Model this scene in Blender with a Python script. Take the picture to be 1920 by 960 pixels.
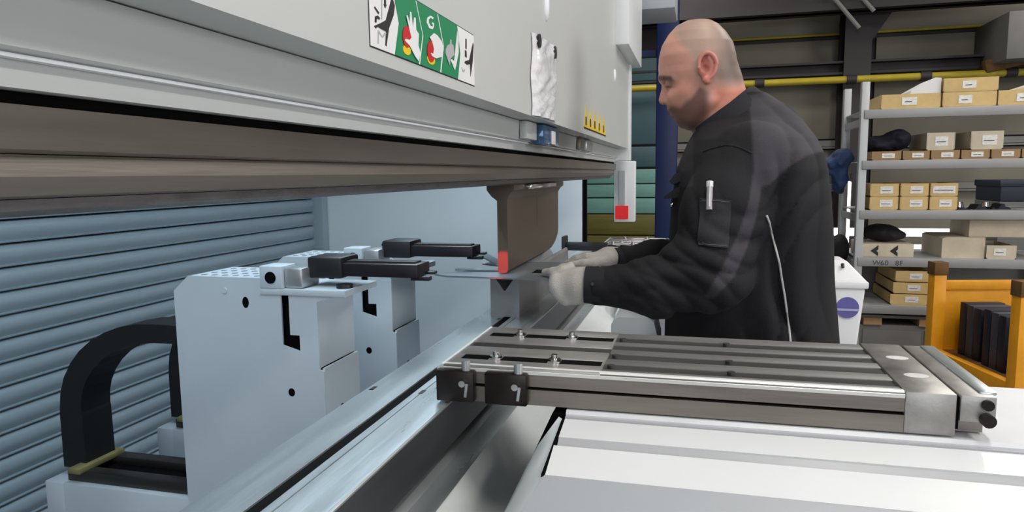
import bpy, bmesh, math, random
import numpy as np
from mathutils import Vector, Matrix
from mathutils.bvhtree import BVHTree
random.seed(4)
S = bpy.context.scene
C = S.collection
for o in list(bpy.data.objects): bpy.data.objects.remove(o)

# ------------------------------------------------------------------ camera
FPX = 1308.0; CZ = 1.35
dY = np.array([348, 157, -1308.]); dY /= np.linalg.norm(dY)
dX = np.array([4960, -90, 1308.]); dX -= dY*(dX@dY); dX /= np.linalg.norm(dX)
dZ = np.cross(dX, dY)
RM = np.array([dX, dY, dZ])
cam = bpy.data.cameras.new('camera'); cam_o = bpy.data.objects.new('camera', cam); C.objects.link(cam_o)
cam.sensor_width = 36; cam.lens = 36*FPX/1920; cam.clip_start = .02
mw = Matrix(RM.tolist()).to_4x4(); mw.translation = (0, 0, CZ); cam_o.matrix_world = mw
S.camera = cam_o
# ------------------------------------------------------------------ world, exposure
w = bpy.data.worlds.new('world'); S.world = w; w.use_nodes = True
w.node_tree.nodes['Background'].inputs[0].default_value = (.6, .7, .8, 1)
w.node_tree.nodes['Background'].inputs[1].default_value = .15
S.view_settings.view_transform = 'Standard'; S.view_settings.look = 'None'
S.view_settings.gamma = 1; S.view_settings.use_curve_mapping = False
S.view_settings.exposure = -0.2
HALL_LAMPS = [  # x, y, z, length along y, watts
    (2.4, -1.6, 3.6, 2.4, 55), (2.6, 1.4, 3.6, 2.4, 58), (.7, .6, 4.2, 1.6, 55),
    (2.2, 4.0, 4.2, 1.6, 70), (-.4, 6.6, 4.2, 1.6, 80), (4.4, 6.9, 4.2, 1.6, 110)]
REAR_LAMP = (-.80, 1.2, 2.05, 3.0, 35)
FILL_WINDOWS = [  # unseen fill windows added to light the ram recess: wall, centre along the wall, width, z0, z1, watts
    ('right', -.5, 6.0, 1.0, 3.4, 215), ('front', 1.8, 5.0, 1.2, 3.2, 80)]

def bp(px, py, x=None, y=None, z=None):
    r = RM @ np.array([(px-960)/FPX, -(py-480)/FPX, -1.])
    t = x/r[0] if x is not None else y/r[1] if y is not None else (z-CZ)/r[2]
    return (float(r[0]*t), float(r[1]*t), float(r[2]*t)+CZ)
def pj_arr(V):
    c = (V-np.array([0, 0, CZ])) @ RM
    return 960+FPX*c[:, 0]/-c[:, 2], 480-FPX*c[:, 1]/-c[:, 2]

# ------------------------------------------------------------------ materials
def lin(c):
    return tuple(((v/255)/12.92 if v/255 <= .04045 else ((v/255+.055)/1.055)**2.4) for v in c)
MATS = {}
def mat(name, col, rough=.5, metal=0., var=.08, scale=6., stretch=(1, 1, 1), bump=0., bscale=None, rvar=.1,
        emit=None, spec=.5, coat=0., alpha=1., trans=0., attr=None):
    m = bpy.data.materials.new(name); m.use_nodes = True; MATS[name] = m
    nt = m.node_tree; N = nt.nodes; L = nt.links; b = N['Principled BSDF']
    c = lin(col)
    tc = N.new('ShaderNodeTexCoord'); mp = N.new('ShaderNodeMapping'); mp.inputs['Scale'].default_value = stretch
    L.new(tc.outputs['Object'], mp.inputs['Vector'])
    nz = N.new('ShaderNodeTexNoise'); nz.inputs['Scale'].default_value = scale; nz.inputs['Detail'].default_value = 6
    nz.inputs['Roughness'].default_value = .62
    L.new(mp.outputs[0], nz.inputs['Vector'])
    rp = N.new('ShaderNodeMapRange'); rp.inputs['From Min'].default_value = .28; rp.inputs['From Max'].default_value = .72
    rp.inputs['To Min'].default_value = 1-var; rp.inputs['To Max'].default_value = 1+var
    L.new(nz.outputs['Fac'], rp.inputs['Value'])
    mx = N.new('ShaderNodeVectorMath'); mx.operation = 'SCALE'
    if attr:
        at = N.new('ShaderNodeAttribute'); at.attribute_name = attr; L.new(at.outputs['Color'], mx.inputs[0])
    else:
        mx.inputs[0].default_value = c
    L.new(rp.outputs[0], mx.inputs['Scale']); L.new(mx.outputs[0], b.inputs['Base Color'])
    rr = N.new('ShaderNodeMapRange'); rr.inputs['To Min'].default_value = max(.02, rough-rvar); rr.inputs['To Max'].default_value = min(1, rough+rvar)
    L.new(nz.outputs['Fac'], rr.inputs['Value']); L.new(rr.outputs[0], b.inputs['Roughness'])
    b.inputs['Metallic'].default_value = metal
    b.inputs['Specular IOR Level'].default_value = spec
    b.inputs['Coat Weight'].default_value = coat
    b.inputs['Alpha'].default_value = alpha
    b.inputs['Transmission Weight'].default_value = trans
    if bump:
        n2 = N.new('ShaderNodeTexNoise'); n2.inputs['Scale'].default_value = bscale or scale*6; n2.inputs['Detail'].default_value = 4
        L.new(mp.outputs[0], n2.inputs['Vector'])
        bm_ = N.new('ShaderNodeBump'); bm_.inputs['Strength'].default_value = bump; bm_.inputs['Distance'].default_value = .003
        L.new(n2.outputs['Fac'], bm_.inputs['Height']); L.new(bm_.outputs[0], b.inputs['Normal'])
    if emit:
        b.inputs['Emission Color'].default_value = (*lin(emit[0]), 1); b.inputs['Emission Strength'].default_value = emit[1]
    return m
mat('ram_paint', (190, 192, 190), .38, var=.03, scale=2)
mat('white_paint', (226, 228, 230), .35, var=.03, scale=3)
mat('white_dirty', (226, 228, 232), .3, var=.07, scale=5, bump=.05)
mat('grey_paint', (168, 172, 178), .4, var=.04, scale=3)
mat('band_grey', (176, 178, 182), .35, var=.08, scale=7, stretch=(.5, 3, 3))
mat('blue_white', (222, 230, 234), .5, var=.03, scale=3)
mat('shutter_paint', (142, 156, 165), .38, var=.05, scale=3, stretch=(3, .4, 3))
mat('gauge_white', (192, 201, 208), .45, var=.04, scale=6)
mat('hole_grey', (120, 128, 134), .6, var=.1)
mat('clamp_steel', (130, 123, 116), .42, .75, var=.14, scale=9, stretch=(4, .25, 4), bump=.08)
mat('clamp_rough', (108, 104, 104), .5, .7, var=.25, scale=40, stretch=(2, .8, 2), bump=.2)
mat('punch_steel', (112, 98, 86), .42, .7, var=.14, scale=10, bump=.05)
mat('die_steel', (140, 140, 142), .45, .5, var=.16, scale=12, bump=.06)
mat('bed_steel', (184, 191, 193), .3, .8, var=.1, scale=8, stretch=(5, .3, 5), bump=.06)
mat('tray_steel', (218, 222, 222), .38, .12, var=.08, scale=6, stretch=(2, .5, 2))
mat('bed_dark', (92, 93, 95), .35, .8, var=.14, scale=8, stretch=(4, .4, 4))
mat('arm_steel', (172, 171, 168), .44, .7, var=.16, scale=12, stretch=(.4, 5, 5), bump=.07)
mat('arm_side', (138, 131, 124), .42, .85, var=.16, scale=12, stretch=(.4, 5, 5), bump=.07)
mat('edge_bright', (228, 228, 226), .35, .15, var=.05, scale=12, stretch=(.4, 5, 5))  # pale colour painting the highlights on arm edges and countersinks
mat('rib_steel', (132, 131, 129), .55, .7, var=.18, scale=12, stretch=(.4, 5, 5), bump=.07)
mat('arm_groove', (84, 84, 85), .5, .8, var=.15, scale=10, stretch=(.4, 5, 5))
mat('end_steel', (165, 163, 160), .42, .85, var=.2, scale=22, bump=.1)
mat('bright_steel', (220, 220, 220), .18, 1., var=.04)
mat('dark_gap', (6, 6, 7), .9, var=.1, spec=.1)
mat('black_oxide', (40, 34, 32), .38, .5, var=.25, scale=14, bump=.06)
mat('black_plastic', (22, 22, 26), .5, var=.15, bump=.1, bscale=60)
mat('rubber_black', (9, 9, 13), .6, var=.2, scale=20)
mat('finger_steel', (38, 34, 40), .4, .4, var=.2, scale=15)
mat('sheet_steel', (128, 136, 142), .4, .55, var=.12, scale=10)
mat('alu', (190, 192, 194), .35, .8, var=.08, scale=20)
mat('brass', (150, 140, 95), .5, .4, var=.2, scale=30)
mat('rail_dark', (70, 66, 64), .4, .7, var=.2, scale=10, stretch=(.3, 4, 4))
mat('green', (10, 128, 82), .45, var=.03)
mat('sign_white', (225, 224, 224), .45, var=.03)
mat('sign_black', (24, 24, 26), .5, var=.05)
mat('sign_red', (190, 22, 28), .45, var=.05)
mat('sign_yellow', (226, 190, 20), .45, var=.05)
mat('sign_grey', (172, 168, 172), .5, var=.05)
mat('plastic_film', (232, 232, 235), .22, var=.1, scale=25, bump=.9, bscale=45, coat=.4)
mat('lens_blue', (70, 100, 135), .12, .3, var=.15, scale=20)
mat('red_light', (150, 10, 16), .4, var=.25, scale=60, emit=((255, 45, 50), .38))
mat('lamp_glow', (255, 255, 255), .4, emit=((255, 252, 244), 3.0))
mat('daylight', (255, 255, 255), .4, emit=((240, 246, 255), 2.0))
mat('floor_concrete', (120, 120, 118), .45, var=.15, scale=2, bump=.08)
mat('wall_clad', (128, 122, 108), .6, var=.1, scale=1.5)
mat('wall_side', (120, 118, 112), .7, var=.08, scale=1.5)
mat('ceiling_dark', (48, 46, 48), .8, var=.1)
mat('girder', (44, 38, 40), .6, var=.15, scale=3)
mat('pipe_yellow', (176, 156, 40), .45, var=.12, scale=5)
mat('rail_grey', (120, 120, 116), .5, var=.1)
mat('teal_dark', (52, 82, 90), .5, var=.12, scale=2)
mat('teal_green', (104, 150, 142), .45, var=.14, scale=3, stretch=(1, 1, 5))
mat('olive', (96, 92, 34), .55, var=.2, scale=3, stretch=(1, 1, 5))
mat('navy', (18, 38, 92), .45, var=.08)
mat('shelf_grey', (176, 178, 180), .42, .2, var=.06, scale=5)
mat('shelf_edge', (150, 150, 150), .45, .2, var=.06, scale=5)
mat('carton', (204, 174, 118), .7, var=.12, scale=14, bump=.1)
mat('carton_dark', (150, 120, 84), .75, var=.12, scale=14, bump=.1)
mat('carton_pale', (198, 186, 164), .7, var=.12, scale=10, bump=.1)
mat('label_paper', (224, 222, 218), .6, var=.25, scale=60, stretch=(1, 1, 3))
mat('print_dark', (60, 58, 56), .7)
mat('cloth_dark', (26, 24, 40), .85, var=.3, scale=12, bump=.4, bscale=30)
mat('cloth_blue', (44, 66, 108), .8, var=.3, scale=12, bump=.4, bscale=30)
mat('cloth_black', (18, 18, 20), .8, var=.3, scale=12, bump=.3, bscale=40)
mat('crate_blue', (36, 44, 58), .5, var=.1)
mat('crate_yellow', (222, 150, 14), .48, var=.14, scale=8, bump=.08)
mat('rust', (96, 66, 22), .7, var=.3, scale=20, bump=.2)
mat('slate', (62, 64, 74), .55, .3, var=.12, scale=10)
mat('slate_dark', (30, 32, 46), .5, .3, var=.15, scale=10)
mat('bin_white', (226, 226, 228), .4, var=.03)
mat('purple', (96, 92, 160), .5, var=.1, scale=20)
mat('purple_light', (170, 168, 205), .5, var=.1, scale=20)
mat('wood', (168, 132, 92), .7, var=.2, scale=8, stretch=(.5, 4, 4), bump=.1)
mat('cabinet_grey', (112, 110, 108), .5, var=.08)
mat('skin', (200, 150, 128), .48, var=.05, scale=40, bump=.08, bscale=260, attr='col')
mat('jacket', (40, 38, 42), .85, var=.12, scale=30, bump=.25, bscale=420, attr='col', spec=.25)
mat('pocket', (48, 48, 52), .8, var=.1, scale=40, bump=.2, bscale=300, spec=.3)
mat('stitch', (98, 96, 100), .8)
mat('collar', (40, 41, 45), .85, var=.1, scale=40, bump=.2, bscale=300, spec=.25)
mat('piping', (190, 190, 190), .4, var=.05)
mat('glove', (186, 182, 176), .85, var=.12, scale=22, bump=.5, bscale=420)
mat('trousers', (34, 34, 40), .85, var=.15, scale=20, bump=.2, bscale=300)
mat('shoe', (24, 22, 22), .5, var=.15)
mat('clear_plastic', (235, 238, 240), .1, var=.02, alpha=.5)

# ------------------------------------------------------------------ builders
def woff(o):
    v = Vector((0, 0, 0))
    while o is not None: v += o.location; o = o.parent
    return v
def tag(o, label=None, cat=None, group=None, kind=None):
    if label: o['label'] = label
    if cat: o['category'] = cat
    if group: o['group'] = group
    if kind: o['kind'] = kind
    return o
def thing(name, label, cat, loc=(0, 0, 0), group=None, kind=None):
    o = bpy.data.objects.new(name, None); C.objects.link(o); o.location = loc; o.empty_display_size = .05
    return tag(o, label, cat, group, kind)
def link(name, me, m, parent):
    o = bpy.data.objects.new(name, me); C.objects.link(o); o.parent = parent
    if m: me.materials.append(MATS[m])
    return o
def from_vf(name, V, Fc, m, parent=None, smooth=None):
    V = np.asarray(V, float) - np.array(woff(parent))
    me = bpy.data.meshes.new(name); me.from_pydata(V.tolist(), [], Fc); me.update()
    if smooth is not None:
        me.shade_smooth()
        if smooth < 3: me.set_sharp_from_angle(angle=smooth)
    return link(name, me, m, parent)
class B:
    def __init__(s): s.bm = bmesh.new()
    def _box(s, dims, mtx, bev, seg=2):
        t = bmesh.new(); bmesh.ops.create_cube(t, size=1)
        for v in t.verts: v.co = Vector((v.co.x*dims[0], v.co.y*dims[1], v.co.z*dims[2]))
        if bev: bmesh.ops.bevel(t, geom=t.edges[:], offset=bev, segments=seg, profile=.5, affect='EDGES')
        t.transform(mtx); s._merge(t); return s
    def _merge(s, t):
        me = bpy.data.meshes.new('tmp'); t.to_mesh(me); t.free(); s.bm.from_mesh(me); bpy.data.meshes.remove(me)
    def box(s, x0, x1, y0, y1, z0, z1, bev=0, seg=2):
        return s._box((abs(x1-x0), abs(y1-y0), abs(z1-z0)), Matrix.Translation(((x0+x1)/2, (y0+y1)/2, (z0+z1)/2)), bev, seg)
    def obox(s, c, dims, rot=(0, 0, 0), bev=0):
        from mathutils import Euler
        return s._box(dims, Matrix.Translation(c) @ Euler(rot).to_matrix().to_4x4(), bev)
    def prism(s, poly, axis, a0, a1):
        def pt(u, v, a): return (a, u, v) if axis == 'x' else (u, a, v) if axis == 'y' else (u, v, a)
        n = len(poly); v0 = [s.bm.verts.new(pt(u, v, a0)) for u, v in poly]; v1 = [s.bm.verts.new(pt(u, v, a1)) for u, v in poly]
        fs = [s.bm.faces.new(v0), s.bm.faces.new(v1[::-1])]
        for i in range(n): fs.append(s.bm.faces.new((v0[i], v1[i], v1[(i+1) % n], v0[(i+1) % n])))
        bmesh.ops.recalc_face_normals(s.bm, faces=fs); return s
    def poly3(s, pts, off):
        v0 = [s.bm.verts.new(p) for p in pts]; v1 = [s.bm.verts.new(Vector(p)+Vector(off)) for p in pts]
        n = len(pts); fs = [s.bm.faces.new(v0), s.bm.faces.new(v1[::-1])]
        for i in range(n): fs.append(s.bm.faces.new((v0[i], v1[i], v1[(i+1) % n], v0[(i+1) % n])))
        bmesh.ops.recalc_face_normals(s.bm, faces=fs); return s
    def cyl(s, p0, p1, r, seg=16, r1=None):
        p0 = Vector(p0); p1 = Vector(p1); d = p1-p0; t = bmesh.new()
        bmesh.ops.create_cone(t, cap_ends=True, segments=seg, radius1=r, radius2=r if r1 is None else r1, depth=d.length)
        t.transform(Matrix.Translation((p0+p1)/2) @ d.to_track_quat('Z', 'Y').to_matrix().to_4x4()); s._merge(t); return s
    def ball(s, c, r, sc=(1, 1, 1), seg=14):
        t = bmesh.new(); bmesh.ops.create_uvsphere(t, u_segments=seg, v_segments=seg//2+2, radius=r)
        t.transform(Matrix.Translation(c) @ Matrix.Diagonal((*sc, 1))); s._merge(t); return s
    def tube(s, path, r, seg=8, closed=False):
        P = [Vector(p) for p in path]; n = len(P); rings = []
        up = Vector((0, 0, 1))
        for i in range(n):
            d = (P[min(i+1, n-1)]-P[max(i-1, 0)]).normalized()
            a = d.cross(up); a = a.normalized() if a.length > 1e-3 else Vector((1, 0, 0)); b = d.cross(a)
            rr = r[i] if isinstance(r, (list, tuple)) else r
            rings.append([s.bm.verts.new(P[i]+(a*math.cos(t)+b*math.sin(t))*rr) for t in [2*math.pi*k/seg for k in range(seg)]])
        fs = []
        for i in range(n-1):
            for k in range(seg): fs.append(s.bm.faces.new((rings[i][k], rings[i][(k+1) % seg], rings[i+1][(k+1) % seg], rings[i+1][k])))
        fs.append(s.bm.faces.new(rings[0])); fs.append(s.bm.faces.new(rings[-1][::-1]))
        bmesh.ops.recalc_face_normals(s.bm, faces=fs); return s
    def build(s, name, m, parent=None, smooth=.6, label=None):
        off = woff(parent)
        if off.length: bmesh.ops.translate(s.bm, verts=s.bm.verts, vec=-off)
        me = bpy.data.meshes.new(name); s.bm.to_mesh(me); s.bm.free(); me.shade_smooth()
        me.set_sharp_from_angle(angle=smooth)
        o = link(name, me, m, parent)
        if label: o['label'] = label
        return o
def box(name, m, parent, *a, bev=0, label=None): return B().box(*a, bev=bev).build(name, m, parent, label=label)
def copy_tree(o, parent=None):
    c = o.copy(); C.objects.link(c); c.parent = parent
    for ch in list(o.children): copy_tree(ch, c)
    return c
def struct(o): o['kind'] = 'structure'; return o

# ================================================================== the hall
struct(box('floor', 'floor_concrete', None, -6, 9, -6, 9.2, -.1, 0))
struct(box('ceiling', 'ceiling_dark', None, -6, 9, -6, 9.2, 5.0, 5.1))
struct(box('wall_left', 'wall_side', None, -6.1, -6, -6, 9.2, 0, 5))
struct(box('wall_right', 'wall_side', None, 9, 9.1, -6, 9.2, 0, 5))
struct(box('wall_front', 'wall_side', None, -6, 9, -6.1, -6, 0, 5))
for i, (wl, c, wd, z0, z1, wt) in enumerate(FILL_WINDOWS):
    n = 5
    def wbx(b, a0, a1, d0, d1, zz0, zz1):   # a along the wall, d inward depth
        return b.box(9-d1, 9-d0, a0, a1, zz0, zz1) if wl == 'right' else b.box(a0, a1, -6+d0, -6+d1, zz0, zz1)
    fr = B()
    for zz in ((z0-.06, z0), (z1, z1+.06)): wbx(fr, c-wd/2-.06, c+wd/2+.06, 0, .06, *zz)
    for k in range(n+1): wbx(fr, c-wd/2+wd*k/n-.03, c-wd/2+wd*k/n+.03, 0, .05, z0, z1)
    f = struct(fr.build('window_%d' % (i+1), 'white_paint'))
    for k in range(n): wbx(B(), c-wd/2+wd*k/n+.03, c-wd/2+wd*(k+1)/n-.03, .01, .02, z0, z1).build('pane', 'daylight', f)
    l = bpy.data.lights.new('window_light', 'AREA'); l.shape = 'RECTANGLE'; l.size = wd; l.size_y = z1-z0; l.energy = wt; l.color = (.96, .98, 1)
    lo = bpy.data.objects.new('window_light', l); C.objects.link(lo); lo.parent = f
    lo.location = (8.93, c, (z0+z1)/2) if wl == 'right' else (c, -5.93, (z0+z1)/2)
    lo.rotation_euler = (math.radians(90), 0, math.radians(90)) if wl == 'right' else (math.radians(90), 0, math.radians(0))
YB = 9.0
wb = struct(box('wall_back', 'girder', None, -6, 9, YB+.06, YB+.2, 0, 5))
def wz(py, px=1500, Y=YB): return bp(px, py, y=Y)[2]
rows = [(640, 500), (496, 356), (344, 282), (262, 158), (128, 78), (70, 30), (24, -110)]
cols = [(-.30, 1.6), (1.95, 3.9), (4.1, 6.0)]
for a, b in rows:
    for x0, x1 in cols:
        box('panel', 'wall_clad', wb, x0, x1, YB, YB+.07, max(.02, wz(a)), wz(b), bev=.008)
for py in (271, 350): struct(B().box(-.5, 8, YB-.06, YB+.02, wz(py+5), wz(py-6)).box(-.5, 8, YB-.07, YB-.05, wz(py+9), wz(py+6)).build('trim_%d' % (1+(py > 300)), 'rail_grey'))
# girders, column and pipe
gd = tag(B().box(-6, 9, YB-.35, YB-.05, wz(150), wz(146)).box(-6, 9, YB-.23, YB-.17, wz(150), wz(126)).box(-6, 9, YB-.35, YB-.05, wz(130), wz(126)).build('wall_girder', 'girder'),
         'dark steel girder running along the far wall above the yellow pipe', 'girder')
tag(B().box(-6, 9, YB-.8, YB-.5, wz(50), wz(38)).box(-6, 9, YB-.7, YB-.6, wz(50), wz(-20)).build('eaves_girder', 'girder'),
    'dark steel girder high up at the top of the picture', 'girder')
cx0 = bp(1585, 60, y=YB-.4)[0]; cx1 = bp(1636, 60, y=YB-.4)[0]
ct = thing('steel_column', 'dark brown steel column against the far wall left of the shelf top', 'column', ((cx0+cx1)/2, YB-.2, 0))
box('flange', 'girder', ct, cx0, cx1, YB-.40, YB-.37, 0, 5)
box('flange', 'girder', ct, cx0, cx1, YB-.08, YB-.05, 0, 5)
box('web', 'girder', ct, (cx0+cx1)/2-.02, (cx0+cx1)/2+.02, YB-.37, YB-.08, 0, 5)
B().prism([(cx1, 2.75), (cx1, 4.2), (cx1+1.0, 4.2), (cx1+.35, 3.3)], 'y', YB-.36, YB-.10).build('haunch', 'girder', ct)
for a, b, n in (((1568, -4), (1614, 50), 'left'), ((1622, -4), (1642, 18), 'right')):
    p0 = bp(*a, y=YB-.9); p1 = bp(*b, y=YB-.9)
    k = (5.0-p1[2])/(p0[2]-p1[2]); p0 = tuple(p1[i]+(p0[i]-p1[i])*k for i in range(3)); p1 = (p1[0], YB-.83, p1[2])
    tag(B().cyl(p0, p1, .022, 10).build('brace_rod', 'rail_grey'), 'thin pale diagonal rod under the roof, %s one of two beside the dark column' % n, 'rod')
pt = thing('gas_pipe', 'yellow painted pipe running horizontally along the far wall behind the man', 'pipe', (-.3, YB-.5, wz(153)))
zp = wz(153, 1500, YB-.5)
B().cyl((-1.5, YB-.5, zp), (8.5, YB-.5, zp), .038, 14).build('tube', 'pipe_yellow', pt)
for px in (1424, 1596, 1735, 1895):
    X = bp(px, 150, y=YB-.5)[0]; B().cyl((X-.05, YB-.5, zp), (X+.05, YB-.5, zp), .05, 14).build('clamp', 'girder', pt)
zc = wz(66, 1500, YB-.1)
tag(B().cyl((-.3, YB-.03, zc), (8, YB-.03, zc), .014, 8).build('cable', 'pipe_yellow'), 'thin yellowish cable stretched along the upper far wall', 'cable')
# wall-hung box and orange bundle by the upper right corner of the photo
p = bp(1900, 62, y=8.3)
tag(B().box(p[0]-.12, p[0]+.5, 8.1, 8.95, p[2]-.28, p[2]+.18, bev=.01).build('wall_box', 'cabinet_grey'), 'grey box mounted high on the far wall at upper right', 'box')
p = bp(1900, 102, y=8.3)
tag(B().obox((p[0]+.25, 8.5, p[2]), (.9, .12, .14), (0, -.2, 0), .02).obox((p[0]+.35, 8.5, p[2]+.1), (.7, .1, .1), (0, .1, 0), .02).build('orange_beam', 'rust'), 'rusty orange steel part stored high at the upper right', 'beam')
# sliding door on the left of the far wall
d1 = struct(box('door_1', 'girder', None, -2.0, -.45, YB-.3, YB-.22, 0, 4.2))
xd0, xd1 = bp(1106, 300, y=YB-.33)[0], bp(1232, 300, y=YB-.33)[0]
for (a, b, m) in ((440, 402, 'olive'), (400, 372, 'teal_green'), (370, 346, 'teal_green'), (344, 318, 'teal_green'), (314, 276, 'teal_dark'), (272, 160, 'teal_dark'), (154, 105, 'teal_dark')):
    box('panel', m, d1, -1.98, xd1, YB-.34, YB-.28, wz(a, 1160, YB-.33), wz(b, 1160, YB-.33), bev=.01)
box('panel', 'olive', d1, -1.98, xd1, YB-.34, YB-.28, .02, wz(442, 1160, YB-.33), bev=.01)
# navy post
x0 = bp(1229, 300, y=6)[0]; x1 = bp(1269, 300, y=6)[0]
jp = thing('steel_post', 'navy blue steel post standing behind the man in front of the teal door', 'post', ((x0+x1)/2, 6.1, 0))
box('column', 'navy', jp, x0, x1, 6.0, 6.2, .02, 3.2, bev=.008)
box('base_plate', 'navy', jp, x0-.1, x1+.1, 5.9, 6.3, 0, .02)
za = bp(1215, 97, y=6)[2]
box('arm', 'navy', jp, x0-1.2, x0, 6.05, 6.15, za-.03, za+.02)
# hall lamps (above the picture)
for i, (x, y, z, ln, wt) in enumerate(HALL_LAMPS):
    places = ['above the camera', 'above the man', 'over the aisle far to the right', 'over the shelf', 'over the far teal door', 'in the far right corner']
    t = thing('ceiling_lamp', 'long white ceiling lamp hanging %s' % places[i], 'lamp', (x, y, z), 'hanging hall lamps')
    B().box(x-.16, x+.16, y-ln/2, y+ln/2, z+.03, z+.09, bev=.01).build('housing', 'white_paint', t)
    B().box(x-.14, x+.14, y-ln/2+.03, y+ln/2-.03, z+.022, z+.03).build('diffuser', 'lamp_glow', t)
    for s in (-1, 1): B().cyl((x, y+s*ln*.35, z+.09), (x, y+s*ln*.35, 5.0), .006, 6).build('cable', 'girder', t)
    l = bpy.data.lights.new('lamp_light', 'AREA'); l.shape = 'RECTANGLE'; l.size = .28; l.size_y = ln; l.energy = wt; l.color = (1, .965, .915)
    lo = bpy.data.objects.new('lamp_light', l); C.objects.link(lo); lo.parent = t; lo.location = (0, 0, .015)

# ================================================================== press brake
pb = thing('press_brake', 'large pale grey sheet metal press brake filling the left half', 'machine', (-.4, 1.5, 0))
YN, YF = -.35, 3.05
# upper beam
B().prism([(-.27, 1.447), (-.27, 3.0), (-.50, 3.0), (-.50, 1.447)], 'y', YN, 2.84).build('ram_panel', 'ram_paint', pb)
B().prism([(-.31, 1.446), (-.47, 1.446), (-.47, 1.395), (-.322, 1.395), (-.322, 1.409), (-.312, 1.413)], 'y', YN, 2.92).build('ram_recess', 'ram_paint', pb)
B().box(-.324, -.316, YN, 2.92, 1.4085, 1.4105).build('trim_strip', 'white_paint', pb)
box('seam', 'dark_gap', pb, -.46, -.334, YN, 2.9, 1.387, 1.3955)
ye = 2.95
B().prism([(-.329, 1.388), (-.331, 1.366), (-.335, 1.364), (-.46, 1.364), (-.46, 1.388)], 'y', YN, ye).build('tool_clamp', 'clamp_steel', pb)
B().prism([(-.338, 1.3635), (-.336, 1.352), (-.342, 1.342), (-.346, 1.3405), (-.45, 1.3405), (-.45, 1.3635)], 'y', YN, ye-.01).build('tool_clamp', 'clamp_steel', pb)
B().prism([(-.348, 1.340), (-.350, 1.334), (-.358, 1.3305), (-.368, 1.330), (-.44, 1.330), (-.44, 1.340)], 'y', YN, ye-.03).build('clamp_jaw', 'clamp_rough', pb)
for y in np.arange(-.2, 2.8, .2):
    pass
# ram end plate, front cabinet on the ram, overhead duct
B().box(-.50, -.262, 2.845, 2.90, 1.40, 3.0, bev=.004).build('end_plate', 'white_paint', pb)
B().box(-.275, -.228, 2.40, 2.95, 1.775, 3.0, bev=.004).build('front_cabinet', 'white_paint', pb)
B().box(-.5, -.1, 3.05, 3.35, bp(1215, 18, y=3.05)[2], 3.0, bev=.01).build('cable_duct', 'grey_paint', pb)
# bright buttons on the panel
p = bp(1024, 12, x=-.27); B().ball(p, .012, (.5, 1, 2.2)).build('oval_cap', 'white_paint', pb)
p = bp(1152, 142, x=-.27); B().ball(p, .012, (.5, .8, 1.8)).build('oval_cap', 'white_paint', pb)
# receiver arm at the far end
xa0 = bp(1151, 400, y=2.97)[0]; xa1 = bp(1190, 400, y=2.97)[0]; za0 = bp(1170, 416, y=2.97)[2]
ra = B().box(xa0, xa1, 2.97, 3.03, za0, 1.40, bev=.003).build('receiver_arm', 'white_paint', pb)
xr0 = bp(1154, 400, y=2.965)[0]; xr1 = bp(1178, 400, y=2.965)[0]
B().box(xr0, xr1, 2.963, 2.972, bp(1166, 411, y=2.965)[2], bp(1166, 386, y=2.965)[2]).build('red_window', 'red_light', ra)
B().box((xr0+xr1)/2-.012, (xr0+xr1)/2+.012, 2.962, 2.972, bp(1166, 384, y=2.965)[2], 1.36).build('rod', 'alu', ra)
# side frame at the far end and lower bed
B().box(bp(1057, 400, y=3.3)[0], bp(1100, 400, y=3.3)[0], 3.16, 3.22, 0, 3.0, bev=.004).build('side_frame', 'white_paint', pb)
B().box(bp(1100, 400, y=3.3)[0], bp(1106, 400, y=3.3)[0]+.003, 3.17, 3.2, 0, 3.0).build('frame_seal', 'dark_gap', pb)
B().prism([(-.450, 1.05), (-.3925, 1.05), (-.3925, 1.0465), (-.45, 1.0465)], 'y', YN, YF).build('bed_rail', 'bed_steel', pb)
B().prism([(-.377, 1.05), (-.367, 1.05), (-.367, 1.0475), (-.3655, 1.0475), (-.3655, 1.05), (-.3165, 1.05), (-.3145, 1.0485), (-.3145, 1.0465), (-.377, 1.0465)], 'y', YN, YF).build('bed_rail', 'bed_steel', pb)
box('rail_slot', 'dark_gap', pb, -.3925, -.377, YN, YF, 1.0465, 1.0478)
B().prism([(-.45, 1.0465), (-.3145, 1.0465), (-.3125, .992), (-.45, .992)], 'y', YN, YF).build('bed_edge', 'bed_dark', pb)
box('bed_gap', 'dark_gap', pb, -.44, -.325, YN, YF, .984, .992)
B().prism([(-.445, .984), (-.318, .984), (-.306, .978), (-.300, .962), (-.300, .945), (-.445, .945)], 'y', YN, YF).build('bed_skirt', 'bed_steel', pb)
B().box(-.445, -.312, YN, YF, .0, .945).build('bed_apron', 'blue_white', pb)
B().prism([(-.312, .945), (-.302, .945), (-.272, .900), (-.215, .860), (-.215, .853), (-.278, .893), (-.312, .938)], 'y', YN, YF).build('drip_tray', 'tray_steel', pb, smooth=.9)  # plate added in the gap to catch the overhead light
for px, py in ((910, 640), (700, 728), (792, 735), (935, 598)):
    p = bp(px, py, z=1.05); box('mark', 'black_oxide', pb, p[0]-.003, p[0]+.003, p[1]-.008, p[1]+.008, 1.0495, 1.0504)
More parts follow.
